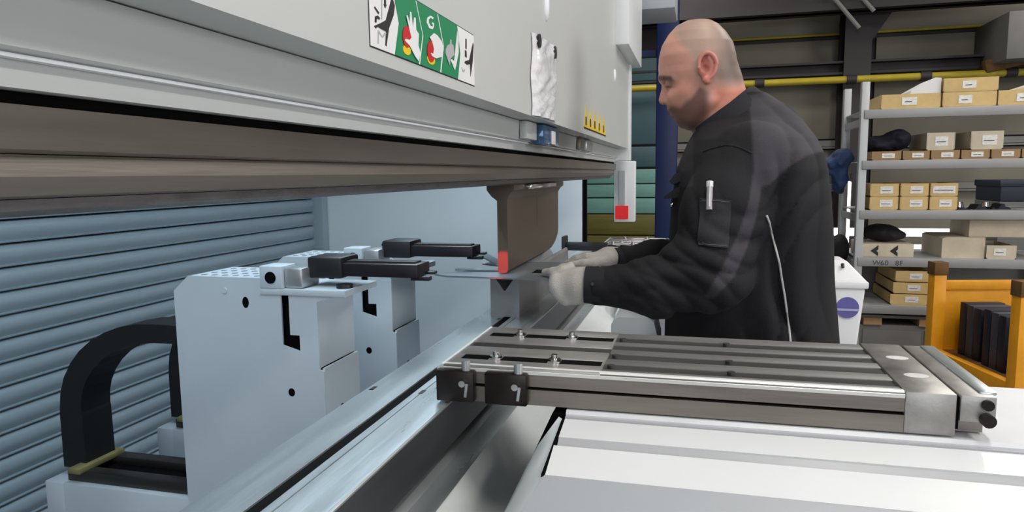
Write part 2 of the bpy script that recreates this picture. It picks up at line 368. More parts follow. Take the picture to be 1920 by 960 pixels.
# things fixed under the ram panel: camera block and latch
lb = thing('laser_block', 'blue glass sensor block with a bright edge under the ram panel', 'sensor', bp(1022, 255, x=-.30))
y0 = bp(1010, 255, x=-.295)[1]; y1 = bp(1040, 255, x=-.295)[1]
B().box(-.31, -.285, y0, y1, bp(1010, 270, x=-.29)[2], 1.446, bev=.006).build('housing', 'lens_blue', lb)
B().box(-.2855, -.283, y0+(y1-y0)*.45, y0+(y1-y0)*.68, bp(1010, 267, x=-.29)[2], 1.436, bev=.001).build('lens', 'sign_white', lb)  # white strip painting the vertical reflection on the block
B().box(-.31, -.296, y0-.09, y0-.01, 1.414, 1.446, bev=.002).build('cover', 'ram_paint', lb)
y0 = bp(1098, 270, x=-.30)[1]; y1 = bp(1108, 270, x=-.30)[1]
lt = thing('latch', 'small silver latch under the ram panel near the man', 'latch', (-.305, y0, 1.42))
B().box(-.31, -.295, y0, y1, 1.412, 1.442, bev=.003).build('plate', 'alu', lt)
B().box(-.31, -.30, y0-.09, y0-.03, 1.414, 1.444, bev=.002).build('stop', 'arm_side', lt)

# ---- laser emitter on the near end of the ram (outside the picture), its beam falls on the punch
le = thing('laser_emitter', 'white laser emitter arm on the near end of the ram', 'sensor', (-.392, -.25, 1.16))
B().box(-.44, -.35, -.32, -.25, 1.12, 1.329, bev=.004).build('housing', 'white_paint', le)
B().cyl((-.392, -.25, 1.163), (-.392, -.24, 1.163), .012).build('lens', 'red_light', le)
l = bpy.data.lights.new('laser_light', 'SPOT'); l.energy = 110; l.color = (1, .03, .05); l.spot_size = math.radians(2.1); l.spot_blend = .35; l.shadow_soft_size = .003
lo = bpy.data.objects.new('laser_light', l); C.objects.link(lo); lo.parent = le; lo.location = (0, .02, .003); lo.rotation_euler = (math.radians(90), 0, 0)
# ---- rear enclosure: roller shutter, end wall and the rear lamp
XS = -1.9; YW = 3.25
sh = struct(box('door_2', 'girder', None, XS-.10, XS-.06, -1.2, YW, 0, 2.6))
pr = [(-.010, 0), (.009, .0008), (.0105, .004), (.003, .0065), (.006, .012), (.013, .024), (.0155, .036), (.013, .048), (.007, .057), (.001, .0612), (-.010, .0635), (-.03, .0635), (-.03, 0)]
bsl = B().prism([(XS-.01+u, v) for u, v in pr], 'y', -1.2, YW-.012)
slat0 = bsl.build('slat', 'shutter_paint', sh, smooth=.5)
zs = 1.174 - .0677*17
slat0.location.z = zs
for k in range(1, 37):
    c = slat0.copy(); C.objects.link(c); c.location.z = zs+k*.0677
struct(B().box(XS-.06, -.62, YW, YW+.1, 0, 2.6, bev=.003).build('wall_machine_end', 'blue_white'))
struct(B().box(XS-.04, XS+.055, YW-.055, YW-.001, 0, 2.6, bev=.006).build('trim_3', 'shutter_paint'))
struct(B().box(XS-.1, -.5, -1.2, YW+.1, 2.6, 2.65).build('ceiling_enclosure', 'blue_white'))
x, y, z, ln, wt = REAR_LAMP
rl = thing('machine_lamp', 'cool white tube lamp behind the ram lighting the back gauge', 'lamp', (x, y, z))
B().box(x-.05, x+.05, y-ln/2, y+ln/2, z+.02, z+.07, bev=.01).build('housing', 'white_paint', rl)
B().box(x-.04, x+.04, y-ln/2+.02, y+ln/2-.02, z+.012, z+.02).build('diffuser', 'lamp_glow', rl)
B().box(-.5, x-.05, y-.03, y+.03, z+.03, z+.06).build('bracket', 'white_paint', rl)
l = bpy.data.lights.new('lamp_light', 'AREA'); l.shape = 'RECTANGLE'; l.size = .08; l.size_y = ln; l.energy = wt; l.color = (.70, .87, 1)
lo = bpy.data.objects.new('lamp_light', l); C.objects.link(lo); lo.parent = rl; lo.location = (0, 0, .008); lo.rotation_euler = (0, math.radians(-12), 0)

# ---- back gauges
def back_gauge(label, Yf, zoff):
    t = thing('back_gauge', label, 'gauge', (-.8, Yf+.07, 0), 'back gauge towers behind the bed')
    xf, xb = -.655, -.958; Yb = Yf+.135; zt = 1.168
    # near side plate with chamfer, slot opening cut as geometry
    xs0, xs1 = -.728, -.712
    poly = [(xb, .30), (xb, 1.139), (-.925, zt), (xs0, zt), (xs0, 1.045), (xs0+.035, 1.035), (xs0+.035, 1.065), (xs1, 1.065), (xs1, 1.15), (-.598, 1.15), (-.598, 1.143), (xf, 1.128), (xf, 1.003), (xf+.008, 1.0), (xf+.008, .30)]
    B().prism(poly, 'y', Yf, Yf+.004).build('side_plate', 'gauge_white', t)
    B().prism([(xb, .30), (xb, 1.139), (-.925, zt), (xs0, zt), (xs1, 1.15), (xf, 1.137), (xf, 1.003), (xf+.008, 1.0), (xf+.008, .30)], 'y', Yb-.004, Yb).build('side_plate', 'gauge_white', t)
    box('front_cover', 'gauge_white', t, xf-.004, xf+.0005, Yf+.003, Yb-.003, 1.006, 1.139)
    box('front_cover', 'gauge_white', t, xf+.004, xf+.0085, Yf+.003, Yb-.003, .30, 1.0055)
    box('back_cover', 'gauge_white', t, xb, xb+.004, Yf+.004, Yb-.004, .30, 1.139)
    box('column_core', 'dark_gap', t, xb+.02, xf-.02, Yf+.012, Yb-.012, .30, 1.12)
    # perforated top
    tp = box('perforated_top', 'gauge_white', t, -.925, xs0-.01, Yf+.002, Yb-.002, zt-.004, zt)
    hb = B()
    for i in range(8):
        for j in range(4): hb.cyl((-.905+i*.023, Yf+.022+j*.029, zt-.002), (-.905+i*.023, Yf+.022+j*.029, zt+.0006), .0060, 10)
    hh = hb.build('hole_pattern', 'hole_grey', tp)
    # screws and oval holes on the side plate
    for X, Z in ((-.845, 1.143), (-.768, 1.143), (-.695, 1.142)):
        B().cyl((X, Yf-.002, Z), (X, Yf, Z), .0055, 14).build('screw', 'gauge_white', t)
    for X, Z, rz in ((-.802, 1.122, 1.5), (-.715, .957, 1.1)):
        B().ball((X, Yf+.001, Z), .0095, (1, .16, rz), 20).build('hole', 'dark_gap', t)
    B().cyl((xf+.007, Yf+.06, .914), (xf+.0095, Yf+.06, .914), .008, 14).build('hole', 'dark_gap', t)
    box('slot', 'dark_gap', t, -.852, -.834, Yf-.0008, Yf+.002, .752, .757)
    # finger carrier, head and finger
    B().box(-.768, -.597, Yf-.003, Yb-.01, 1.138, 1.150, bev=.0015).build('carrier_plate', 'gauge_white', t)
    cb = B().box(-.768, -.722, Yf-.003, Yf+.045, 1.150, 1.191, bev=.002).build('clamp_block', 'gauge_white', t)
    B().cyl((-.745, Yf-.0045, 1.170), (-.745, Yf-.001, 1.170), .011, 18).build('bore', 'dark_gap', cb)
    B().box(-.722, -.685, Yf+.004, Yf+.065, 1.150, 1.187, bev=.004).build('clamp_bar', 'alu', t)
    hd = B().box(-.69, -.62, Yf+.03, Yf+.10, 1.166, 1.205, bev=.005).build('finger_head', 'black_plastic', t)
    B().box(-.70, -.665, Yf+.05, Yf+.08, 1.190, 1.197, bev=.002).build('lever', 'black_plastic', hd)
    f = B().box(-.64, -.475, Yf+.035, Yf+.095, 1.170, 1.194, bev=.002).build('finger', 'finger_steel', t)
    B().box(-.63, -.485, Yf+.05, Yf+.08, 1.194, 1.197).build('guide_rail', 'rail_dark', f)
    B().box(-.49, -.455, Yf+.04, Yf+.055, 1.165, 1.1725, bev=.001).build('finger_tip', 'finger_steel', f)
    B().box(-.49, -.458, Yf+.072, Yf+.09, 1.172, 1.177, bev=.001).build('finger_tip', 'finger_steel', f)
    B().cyl((-.615, Yf+.03, 1.150), (-.615, Yf+.03, 1.157), .015, 14).build('knob', 'black_plastic', t)
    # cable chain loop
    cx, cz, R = -1.03, .865, .185
    path = [(-1.262, .745), (-1.262, .86)]
    for a in np.linspace(180, 90, 10): path.append((-1.04+.222*math.cos(math.radians(a)), .87+.175*math.sin(math.radians(a))))
    path.append((-.95, 1.045))
    n = len(path); outer, inner = [], []
    for i in range(n):
        a = Vector(path[max(0, i-1)]); b = Vector(path[min(n-1, i+1)]); d = (b-a).normalized(); nr = Vector((-d.y, d.x))
        hw = .030-.012*i/(n-1)
        outer.append(tuple(Vector(path[i])+nr*hw)); inner.append(tuple(Vector(path[i])-nr*hw))
    bb = B()
    for i in range(n-1):
        bb.prism([outer[i], outer[i+1], inner[i+1], inner[i]], 'y', Yf+.03, Yf+.105)
    bb.build('cable_chain', 'rubber_black', t, smooth=.7)
    # base rail with chain foot
    bs = B().box(-1.30, -.70, Yf+.0, Yf+.14, .50, .725, bev=.004).build('base_beam', 'gauge_white', t)
    B().box(-1.31, -1.265, Yf-.002, Yf+.142, .60, .726, bev=.002).build('end_plate', 'gauge_white', bs)
    for yy in (Yf+.012, Yf+.096): B().box(-1.265, -.70, yy, yy+.03, .725, .748, bev=.003).build('rail', 'rail_dark', t)
    B().box(-1.265, -.70, Yf+.042, Yf+.096, .725, .731).build('rail_bed', 'dark_gap', t)
    B().obox((-1.235, Yf+.06, .752), (.03, .12, .012), (0, 0, .0), .002).build('chain_foot', 'brass', t)
    B().box(-1.25, -.75, Yf+.0, Yf+.14, 0, .50).build('pedestal', 'gauge_white', t)
    return t
back_gauge('white back gauge tower with black finger, nearest the camera', 1.10, 0)
back_gauge('white back gauge tower with black finger, farther one beside the punch', 1.415, 0)

# ---- tools
punch = thing('punch', 'tall brown steel bending punch clamped under the ram', 'punch', (-.392, 1.66, 1.145))
prof = [(-.398, 1.1445), (-.386, 1.1445), (-.381, 1.150), (-.381, 1.300), (-.374, 1.312), (-.366, 1.318), (-.366, 1.3295), (-.425, 1.3295), (-.425, 1.318), (-.415, 1.305), (-.403, 1.296), (-.403, 1.150)]
y0, y1 = 1.40, 1.95
pb2 = B()
bmv = pb2.bm
# body with a rounded lower far corner
ys = [y0, 1.76]+[1.76+.19*math.sin(math.radians(a)) for a in (15, 30, 45, 58, 68, 76, 83, 87, 90)]; lift = [0, 0]+[.055*(1-math.cos(math.radians(a))) for a in (15, 30, 45, 58, 68, 76, 83, 87, 90)]
rings = []
for yy, lf in zip(ys, lift):
    rings.append([bmv.verts.new((u, yy, max(v, 1.1445+lf+(v-1.1445)*.12))) for u, v in prof])
fs = [bmv.faces.new(rings[0]), bmv.faces.new(rings[-1][::-1])]
for i in range(len(ys)-1):
    for k in range(len(prof)):
        fs.append(bmv.faces.new((rings[i][k], rings[i+1][k], rings[i+1][(k+1) % len(prof)], rings[i][(k+1) % len(prof)])))
bmesh.ops.recalc_face_normals(bmv, faces=fs)
pb2.build('blade', 'punch_steel', punch, smooth=.4)
B().box(-.366, -.352, 1.50, 1.78, 1.318, 1.3285, bev=.002).build('clamp_button', 'bright_steel', punch)
B().box(-.3811, -.3802, 1.68, 1.93, 1.225, 1.295).build('face_plate', 'punch_steel', punch)
die = tag(B().prism([(-.422, 1.05), (-.422, 1.133), (-.419, 1.1395), (-.416, 1.1395), (-.392, 1.106), (-.389, 1.106), (-.365, 1.1395), (-.362, 1.1395), (-.359, 1.133), (-.359, 1.05)], 'y', 1.405, 1.98).build('die', 'die_steel', smooth=.3),
          'grey steel die block with a v groove under the punch', 'die')
# ---- workpiece
ws = thing('workpiece', 'dark thin sheet metal bracket lying on the die between both gloves', 'sheet', (-.36, 1.46, 1.1395))
poly = [(-.535, 1.372), (-.50, 1.350), (-.398, 1.346), (-.30, 1.338), (-.262, 1.335), (-.255, 1.40), (-.27, 1.44), (-.262, 1.52), (-.235, 1.53), (-.235, 1.60), (-.28, 1.615), (-.40, 1.60), (-.455, 1.60), (-.492, 1.575), (-.486, 1.555), (-.44, 1.53), (-.425, 1.49), (-.44, 1.455), (-.46, 1.44), (-.50, 1.41)]
B().prism(poly, 'z', 1.140, 1.1435).build('plate', 'sheet_steel', ws)
B().prism([(-.335, 1.42), (-.285, 1.42), (-.28, 1.46), (-.335, 1.47)], 'z', 1.1435, 1.1439).build('cutout', 'dark_gap', ws)
B().obox((-.455, 1.425, 1.147), (.10, .012, .004), (0, 0, .1), .001).build('folded_lip', 'sheet_steel', ws)
B().obox((-.462, 1.56, 1.152), (.05, .05, .003), (0, .45, 0), .0005).build('folded_flap', 'sheet_steel', ws)

# ---- sheet support arms
def support_arm(label):
    t = thing('support_arm', label, 'support arm', (0, .97, 1.052), 'sheet support arms in front of the bed')
    Y0, Y1, Z0, Z1 = .855, 1.088, 1.052, 1.100
    xl, xr = -.324, .232
    # body: side with slot groove
    B().prism([(Y0, Z0), (Y0, 1.0725), (Y0+.008, 1.0725), (Y0+.008, 1.0765), (Y0, 1.0765), (Y0, 1.0925), (Y1, 1.0925), (Y1, Z0)], 'x', xl, xr).build('beam', 'arm_side', t, smooth=.3)
    box('side_groove', 'dark_gap', t, xl, xr, Y0+.0065, Y0+.01, 1.0725, 1.0765)
    # ribs of the extrusion on the right two thirds
    ribs = [(.855, .880), (.905, .932), (.960, .984), (1.010, 1.030), (1.058, 1.088)]
    for a, b in ribs: B().box(-.115, xr, a, b, 1.0925, 1.0985, bev=.001).build('rib', 'rib_steel', t)
    for a, b in zip(ribs[:-1], ribs[1:]): box('groove', 'arm_groove', t, -.115, xr, a[1], b[0], 1.0925, 1.0968)
    # slotted plate on the left third: strips around two rows of long holes
    for a, b in ((.855, .888), (.914, .958), (.985, 1.025), (1.051, 1.088)):
        B().box(xl, -.115, a, b, 1.0925, Z1, bev=.0008).build('plate_strip', 'arm_steel', t)
    box('groove', 'arm_groove', t, xl, -.115, .958, .985, 1.0925, 1.0985)
    for a, b in ((.888, .914), (1.025, 1.051)):
        box('slot', 'dark_gap', t, xl, -.115, a, b, 1.0925, 1.0988)
        for u0, u1 in ((xl, xl+.012), (-.272, -.256), (-.190, -.174), (-.118, -.115)):
            B().box(u0, u1, a, b, 1.0925, Z1).build('bridge', 'arm_steel', t)
        for u in (-.264, -.182):
            B().cyl((u, (a+b)/2, Z1), (u, (a+b)/2, Z1+.003), .0085, 18).build('washer', 'bright_steel', t)
            B().cyl((u, (a+b)/2, Z1+.003), (u, (a+b)/2, Z1+.009), .0045, 12).build('bolt', 'bright_steel', t)
    B().prism([(xl, Z0+.01), (xl, Z1+.0004), (xl-.003, Z1+.0004), (xl-.009, Z1-.005), (xl-.009, Z0+.01)], 'y', Y0, Y1).build('end_cap', 'edge_bright', t)
    B().prism([(Y0-.0006, 1.0925), (Y0-.0006, 1.0965), (Y0+.004, Z1+.0003), (Y0+.010, Z1+.0003), (Y0+.010, 1.0925)], 'x', xl, xr).build('edge_strip', 'edge_bright', t)
    for u in (-.105, .045):
        for yy in (.893, .946, 1.044):
            B().cyl((u, yy, 1.0945), (u, yy, 1.1012), .005, 10).build('screw', 'arm_groove', t)
    # dark clamp blocks with pins on the near side
    for u0, u1 in ((-.330, -.278), (-.263, -.207)):
        k = B().box(u0, u1, Y0-.014, Y0-.0005, 1.0535, 1.0955, bev=.002).build('clamp_block', 'black_oxide', t)
        B().cyl((u1-.012, Y0-.007, 1.0955), (u1-.012, Y0-.007, 1.109), .0058, 16).build('pin', 'alu', k)
        B().cyl((u1-.014, Y0-.020, 1.080), (u1-.014, Y0-.014, 1.080), .0045, 12).build('bolt', 'bright_steel', k)
        B().obox((u1-.010, Y0-.0145, 1.070), (.0035, .002, .018), (0, .15, 0)).build('bolt_slot', 'alu', k)
    # end block and separate end bar
    eb = B().box(xr, .284, Y0-.001, Y1+.001, Z0, 1.1005, bev=.0015).build('end_block', 'end_steel', t)
    for yy, in ((.925,), (1.01,)):
        B().ball((.262, yy, 1.1008), .014, (1, .75, .03), 18).build('countersink', 'edge_bright', eb)
    box('end_joint', 'dark_gap', t, .284, .2875, Y0+.002, Y1-.002, 1.06, 1.097)
    br = B().box(.2875, .323, Y0-.001, Y1+.001, 1.070, 1.100, bev=.0015).build('end_bar', 'end_steel', t)
    B().box(.309, .327, Y0+.01, Y1-.004, 1.098, 1.1025, bev=.002).build('edge_strip', 'bed_steel', br)
    B().box(.284, .318, Y0+.02, Y1, Z0, 1.070).build('end_foot', 'arm_side', t)
    B().cyl((.3135, Y0-.010, 1.0745), (.3135, Y0, 1.0745), .0075, 14).build('bolt', 'black_oxide', br)
    B().cyl((.3135, Y0-.006, 1.091), (.3135, Y0, 1.091), .006, 14).build('bolt', 'black_oxide', br)
    return t
arm = support_arm('steel slotted sheet support arm in the foreground')
arm2 = copy_tree(arm); arm2.location = (0, .97+1.65, 1.052); arm2['label'] = 'steel sheet support arm far off behind the gloved hands'
# carriage under the near arm
def carriage(label, xr=.80):
    t = thing('arm_carriage', label, 'carriage', (0, 1.0, 0), 'white carriages under the support arms')
    xl = -.157
    B().prism([(1.075, .2), (1.075, 1.050), (.852, 1.050), (.848, 1.046), (.848, .2)], 'x', xl, xr).build('top', 'white_dirty', t)
    B().prism([(.848, 1.044), (.842, 1.044), (.842, 1.03), (.848, 1.03)], 'x', xl, xr).build('rim', 'band_grey', t)
    B().prism([(.842, 1.042), (.80, 1.034), (.80, .9), (.842, .9)], 'x', xl, xr).build('step', 'white_paint', t)
    B().prism([(.80, 1.032), (.785, 1.024), (.785, .9), (.80, .9)], 'x', xl, xr).build('groove', 'band_grey', t)
    B().prism([(.785, 1.029), (.735, 1.014), (.735, .9), (.785, .9)], 'x', xl-.003, xr).build('step', 'white_paint', t)
    xn = xl-.060
    V = [(xl-.004, .735, 1.0135), (xr, .735, 1.0135), (xr, .56, .933), (xn, .56, .933), (xl-.004, .735, .5), (xr, .735, .5), (xr, .56, .5), (xn, .56, .5)]
    from_vf('front_cover', V, [(0, 3, 2, 1), (0, 1, 5, 4), (1, 2, 6, 5), (2, 3, 7, 6), (3, 0, 4, 7), (4, 5, 6, 7)], 'grey_paint', t)
    # flared lip on the left, with a dark seam
    inn = [(xl-.001, .842, 1.040), (xl-.002, .80, 1.031), (xl-.004, .735, 1.0125), (xl-.022, .68, .988), (xl-.058, .562, .934)]
    out = [(xl-.003, .842, 1.036), (-.192, .80, 1.004), (-.205, .74, .972), (-.222, .68, .935), (-.248, .562, .900)]
    V = []; Fc = []; n = len(inn)
    for a, b in zip(inn, out):
        a = np.array(a); b = np.array(b); m = (a+b)/2+np.array([-.006, 0, .006])
        V += [tuple(a), tuple(m), tuple(b), (b[0]+.002, b[1], b[2]-.012), (a[0], a[1], a[2]-.03)]
    for i in range(n-1):
        for k in range(4): Fc.append((5*i+k, 5*i+k+1, 5*i+6+k, 5*i+5+k))
    Fc += [(0, 4, 3, 2, 1), tuple(5*(n-1)+k for k in range(5))]
    from_vf('side_lip', V, Fc, 'blue_white', t, smooth=.8)
    B().poly3([(xl-.0035, .84, 1.0425), (xl-.0002, .84, 1.0425), (xl-.0035, .735, 1.0145), (xl-.0075, .735, 1.0145)], (0, 0, -.004)).build('seam', 'dark_gap', t)
    B().box(xl+.02, xr-.02, .58, 1.06, 0, .5).build('base', 'grey_paint', t)
    B().prism([(-.200, .990), (-.16, .990), (-.16, 1.045), (-.175, 1.045)], 'y', .85, 1.07).build('guide_foot', 'dark_gap', t)  # black wedge put in for the dark gap left of the carriage
    return t
cr = carriage('white carriage under the foreground support arm')
cr2 = carriage('white carriage under the far support arm behind the gloved hands', .12); cr2.location = (0, 2.65, 0)
# round cornered cover
x0, x1 = -.177, -.075
pl = [(x0, .0), (x0, 1.022), (x0+.006, 1.034), (x0+.018, 1.039), (x1-.024, 1.040), (x1-.010, 1.03), (x1, .99), (x1, 0)]
cv = tag(B().prism(pl, 'y', 1.50, 1.62).build('guard_cover', 'blue_white'), 'pale grey guard cover with rounded corners beneath the man\'s forearm', 'cover')
# black gauge stop right of the punch
bs = thing('front_stop', 'black stop bar with an upright end plate right of the punch', 'stop', (-.36, 2.3, 1.05))
p0 = bp(1058, 458, y=2.3); p1 = bp(1138, 462, y=2.3)
B().box(p0[0]-.006, p0[0]+.006, 2.28, 2.34, 1.05, bp(1058, 443, y=2.3)[2], bev=.002).build('end_plate', 'black_plastic', bs)
B().box(p0[0], p1[0], 2.29, 2.33, p0[2]-.02, p0[2]+.006, bev=.003).build('bar', 'black_plastic', bs)

# ---- stickers and pouch on the ram panel
XP = -.2697
sg = thing('safety_sign', 'green and white pictogram sign about hands and buttons on the ram panel', 'sign', (XP, .7, 1.458))
def SP(zx, zy): return (680+zx/5.645, zy/5.645)
def flat(name, m, pts, layer, parent=sg, zoom=True):
    q = [bp(*(SP(*p) if zoom else p), x=-.27) for p in pts]
    x = XP+.0004*layer
    return B().poly3([(x, a[1], a[2]) for a in q], (-.0004, 0, 0)).build(name, m, parent)
ya, yb_ = .5555, .8445; zb, zt = 1.459, 1.5215
B().box(XP-.0006, XP, ya, yb_, zb, zt).build('border', 'sign_black', sg)
B().box(XP-.0004, XP+.0004, ya+.0012, yb_-.0012, zb+.0012, zt-.0012).build('plate', 'sign_white', sg)
def zbot(zx): return 478+(zx-62)*(895-478)/(1170-62)
def yz(zx, v):   # v in 0..1 between bottom and top of the sign, zx zoom pixel
    y = bp(680+zx/5.645, 60, x=-.27)[1]; return (y, zb+.0012+(zt-zb-.0024)*v)
def flatyz(name, m, pts, layer):
    x = XP+.0004*layer
    return B().poly3([(x, a, b) for a, b in pts], (-.0004, 0, 0)).build(name, m, sg)
def field(z0b, z0m, z0t, z1b, z1m, z1t, m='green', layer=2):
    return flatyz('field', m, [yz(z0b, 0), yz(z1b, 0), yz(z1m, .5), yz(z1t, 1), yz(z0t, 1), yz(z0m, .5)], layer)
field(325, 378, 318, 578, 622, 556)
field(592, 634, 570, 800, 838, 782)
field(816, 850, 796, 990, 1020, 992)
# pictograms traced at their place on the sign
flat('arm_picture', 'sign_black', [(300, -40), (330, 60), (318, 160), (268, 300), (242, 492), (230, 480), (238, 335), (190, 310), (150, 285), (125, 302), (112, 275), (180, 245), (235, 215), (268, 90)], 2)
flat('arm_picture', 'sign_black', [(120, 175), (150, 165), (172, 190), (168, 210), (140, 195), (135, 240), (118, 235)], 2)
flat('arm_picture', 'sign_black', [(118, 68), (165, 135), (155, 150), (112, 82)], 2)
flat('arrow', 'sign_black', [(218, -30), (236, -30), (236, 50), (244, 50), (228, 90), (212, 45), (218, 45)], 2)
flat('tool_picture', 'sign_grey', [(186, -30), (196, -30), (196, 205), (186, 205)], 2)
flat('tool_picture', 'sign_grey', [(150, 320), (165, 325), (195, 385), (222, 345), (240, 350), (238, 362), (200, 400), (160, 345), (158, 465), (150, 462)], 2)
def ell(cx, cy, rx, ry, sk=0, n=18): return [(cx+rx*math.cos(2*math.pi*k/n), cy+ry*math.sin(2*math.pi*k/n)+sk*rx*math.cos(2*math.pi*k/n)) for k in range(n)]
flat('button_base', 'sign_yellow', ell(455, 530, 42, 52, .35), 3)
flat('button', 'sign_red', ell(452, 390, 46, 115, .35), 4)
flat('hand_picture', 'sign_white', [(440, 165), (455, 165), (475, 250), (478, 125), (492, 130), (510, 290), (522, 185), (538, 190), (545, 320), (572, 360), (568, 480), (590, 560), (572, 650), (530, 590), (480, 490), (425, 430), (432, 412), (480, 425), (495, 400), (475, 320)], 5)
flat('rotation_mark', 'sign_white', [(735, 185), (705, 168), (672, 188), (665, 240), (690, 298), (725, 312), (742, 285), (742, 245), (722, 238), (722, 255), (730, 262), (728, 282), (708, 278), (688, 245), (686, 208), (705, 190), (732, 205)], 3)
flat('button_base', 'sign_yellow', ell(712, 632, 42, 52, .35), 3)
flat('button', 'sign_red', ell(708, 545, 40, 115, .35), 4)
flat('hand_picture', 'sign_white', [(690, 395), (735, 352), (770, 375), (818, 440), (838, 520), (820, 600), (760, 620), (715, 595), (700, 560), (730, 570), (735, 520), (715, 440)], 5)
flat('foot_picture', 'sign_grey', [(862, 530), (880, 480), (905, 470), (912, 415), (925, 425), (925, 465), (945, 480), (955, 580), (915, 620), (905, 695), (880, 620), (862, 570)], 4)
flat('foot_picture', 'sign_white', [(985, 330), (998, 420), (1000, 560), (975, 690), (960, 745), (918, 640), (925, 625), (952, 650), (965, 540)], 4)
flat('arm_picture', 'sign_black', [(1160, 450), (1166, 480), (1158, 640), (1135, 810), (1128, 680), (1095, 685), (1070, 665), (1080, 645), (1120, 635)], 2)
flat('arrow', 'sign_black', [(1080, 410), (1092, 415), (1092, 520), (1080, 515)], 2)
flat('arm_picture', 'sign_black', [(1075, 530), (1090, 540), (1095, 610), (1075, 600)], 2)
flat('tool_picture', 'sign_grey', [(1040, 710), (1055, 745), (1075, 730), (1070, 760), (1045, 760)], 2)

yl = thing('warning_sticker', 'strip of five yellow warning triangles low on the ram panel', 'sticker', (XP, 1.9, 1.465))
for k in range(5):
    px = 1098+k*8.2; pyb = 238+k*3.1
    ya_ = bp(px-3.3, pyb, x=-.27)[1]; yb2 = bp(px+4.6, pyb, x=-.27)[1]; ym = (ya_+yb2)/2
    z0 = 1.464; z1 = 1.520
    w_ = B().poly3([(XP, ya_, z0), (XP, yb2, z0), (XP, ym, z1)], (-.0005, 0, 0)).build('triangle', 'sign_yellow', yl)
    B().box(XP-.0001, XP+.0005, ym-.010, ym+.008, z0+.006, z0+.026).build('symbol', 'sign_black', w_)
    B().box(XP-.0001, XP+.0004, ya_, yb2, z0-.004, z0).build('lower_edge', 'sign_black', w_)
# plastic pouch
po = thing('plastic_pouch', 'crumpled clear plastic pouch held by black magnets on the ram panel', 'pouch', bp(1020, 210, x=-.268))
edge = [(994, 60), (1004, 60), (1016, 68), (1030, 78), (1041, 88), (1043, 110), (1041, 130), (1043, 170), (1042, 225), (1025, 222), (1000, 216), (997, 190), (994, 150), (997, 110)]
rr = random.Random(3)
nx, nz = 16, 34; V = []; Fc = []
for j in range(nz+1):
    for i in range(nx+1):
        u, v = i/nx, j/nz
        px = 995+u*46+1.5*math.sin(v*9)*(1-2*u); py = (60+u*30)+(v)*((216+u*12)-(60+u*30))
        p = bp(px, py, x=-.27)
        q1 = math.sin(9*u+13*v+3*math.sin(7*v+2*u)); q2 = math.sin(17*u-11*v+2*math.sin(13*u)+1); q3 = math.sin(31*v+9*u+3*math.sin(11*u*v+3*v))
        bul = .0012+min(1, 6*u, 6*(1-u))*(.002*math.sin(math.pi*v)+.0036*abs(q1)**1.5+.0030*abs(q2)*v+.0024*abs(q3))
        V.append((-.2695+max(.0008, bul), p[1], p[2]))
for j in range(nz):
    for i in range(nx): a = j*(nx+1)+i; Fc.append((a, a+nx+1, a+nx+2, a+1))
nf = len(V)
V += [(-.2697, v[1], v[2]) for v in V]
Fc += [tuple(nf+k for k in f[::-1]) for f in Fc]
bag = from_vf('bag', V, Fc, 'plastic_film', po, smooth=4)
for px, py in ((1004, 77), (1034, 99)):
    p = bp(px, py, x=-.27)
    B().cyl((-.2685, p[1], p[2]), (-.2615, p[1], p[2]), .0115, 16).build('magnet', 'black_plastic', po)

# ================================================================== the right side: shelf, boxes, bin, crate
YS = 4.5; YR = 5.0
def sz(py, px=1760, Y=YS): return bp(px, py, y=Y)[2]
def sx(px, py=350, Y=YS): return bp(px, py, y=Y)[0]
XL = .928; XRR = 2.02
su = thing('shelf_unit', 'tall grey metal shelf unit full of cartons at right', 'shelf', ((XL+XRR)/2, (YS+YR)/2, 0))
for x in (XL, XRR):
    for y in (YS, YR):
        B().box(x-.022, x+.022, y-.022, y+.022, 0, 1.855 if y == YS else 1.87, bev=.004).build('upright', 'shelf_grey', su)
    for z in (sz(225), sz(330), sz(410), sz(500), .1):
        B().box(x-.012, x+.012, YS, YR, z-.02, z+.02).build('side_brace', 'shelf_grey', su)
boards = []
for py in (202, 299, 394, 484, 574):
    z = sz(py); boards.append(z)
    o = B().box(XL-.005, XRR+.005, YS-.012, YR+.012, z-.008, z).build('shelf_board', 'shelf_grey', su)
    B().box(XL-.005, XRR+.005, YS-.03, YS-.012, z-.052, z, bev=.003).build('front_lip', 'shelf_edge', o)
B().box(XL, XRR, YR+.015, YR+.02, boards[3]-.45, boards[3]-.03).build('back_sheet', 'cabinet_grey', su)
def carton(label, px0, px1, board, h, m='carton', dep=.34, zb=None, yoff=0, group=None, lab=(.3, .7), tilt=0, openb=True):
    z0 = boards[board] if zb is None else zb
    x0, x1 = sx(px0, 350, YS+yoff), sx(px1, 350, YS+yoff); y0 = YS+.002+yoff
    t = thing('carton', label, 'box', ((x0+x1)/2, y0+dep/2, z0), group or 'cartons on the shelf')
    wth = .006
    w = B().box(x0, x1, y0, y0+dep, z0, z0+.006)
    w.box(x0, x1, y0, y0+wth, z0, z0+h).box(x0, x1, y0+dep-wth, y0+dep, z0, z0+h).box(x0, x0+wth, y0, y0+dep, z0, z0+h).box(x1-wth, x1, y0, y0+dep, z0, z0+h)
    w.build('body', m, t)
    lw = x1-x0
    lb_ = B().box(x0+lw*lab[0], x0+lw*lab[1], y0-.002, y0, z0+h*.25, z0+h*.78).build('paper_label', 'label_paper', t)
    B().box(x0+lw*(lab[0]+.05), x0+lw*(lab[1]-.08), y0-.0025, y0-.0015, z0+h*.45, z0+h*.5).build('print', 'print_dark', lb_)
    return t
def hz(a, b): return sz(b)-sz(a)
b0, b1, b2, b3, b4 = range(5)
h1 = hz(201, 173)
carton('pale long carton with white label, left on the top shelf', 1645, 1755, b0, h1, lab=(.35, .6))
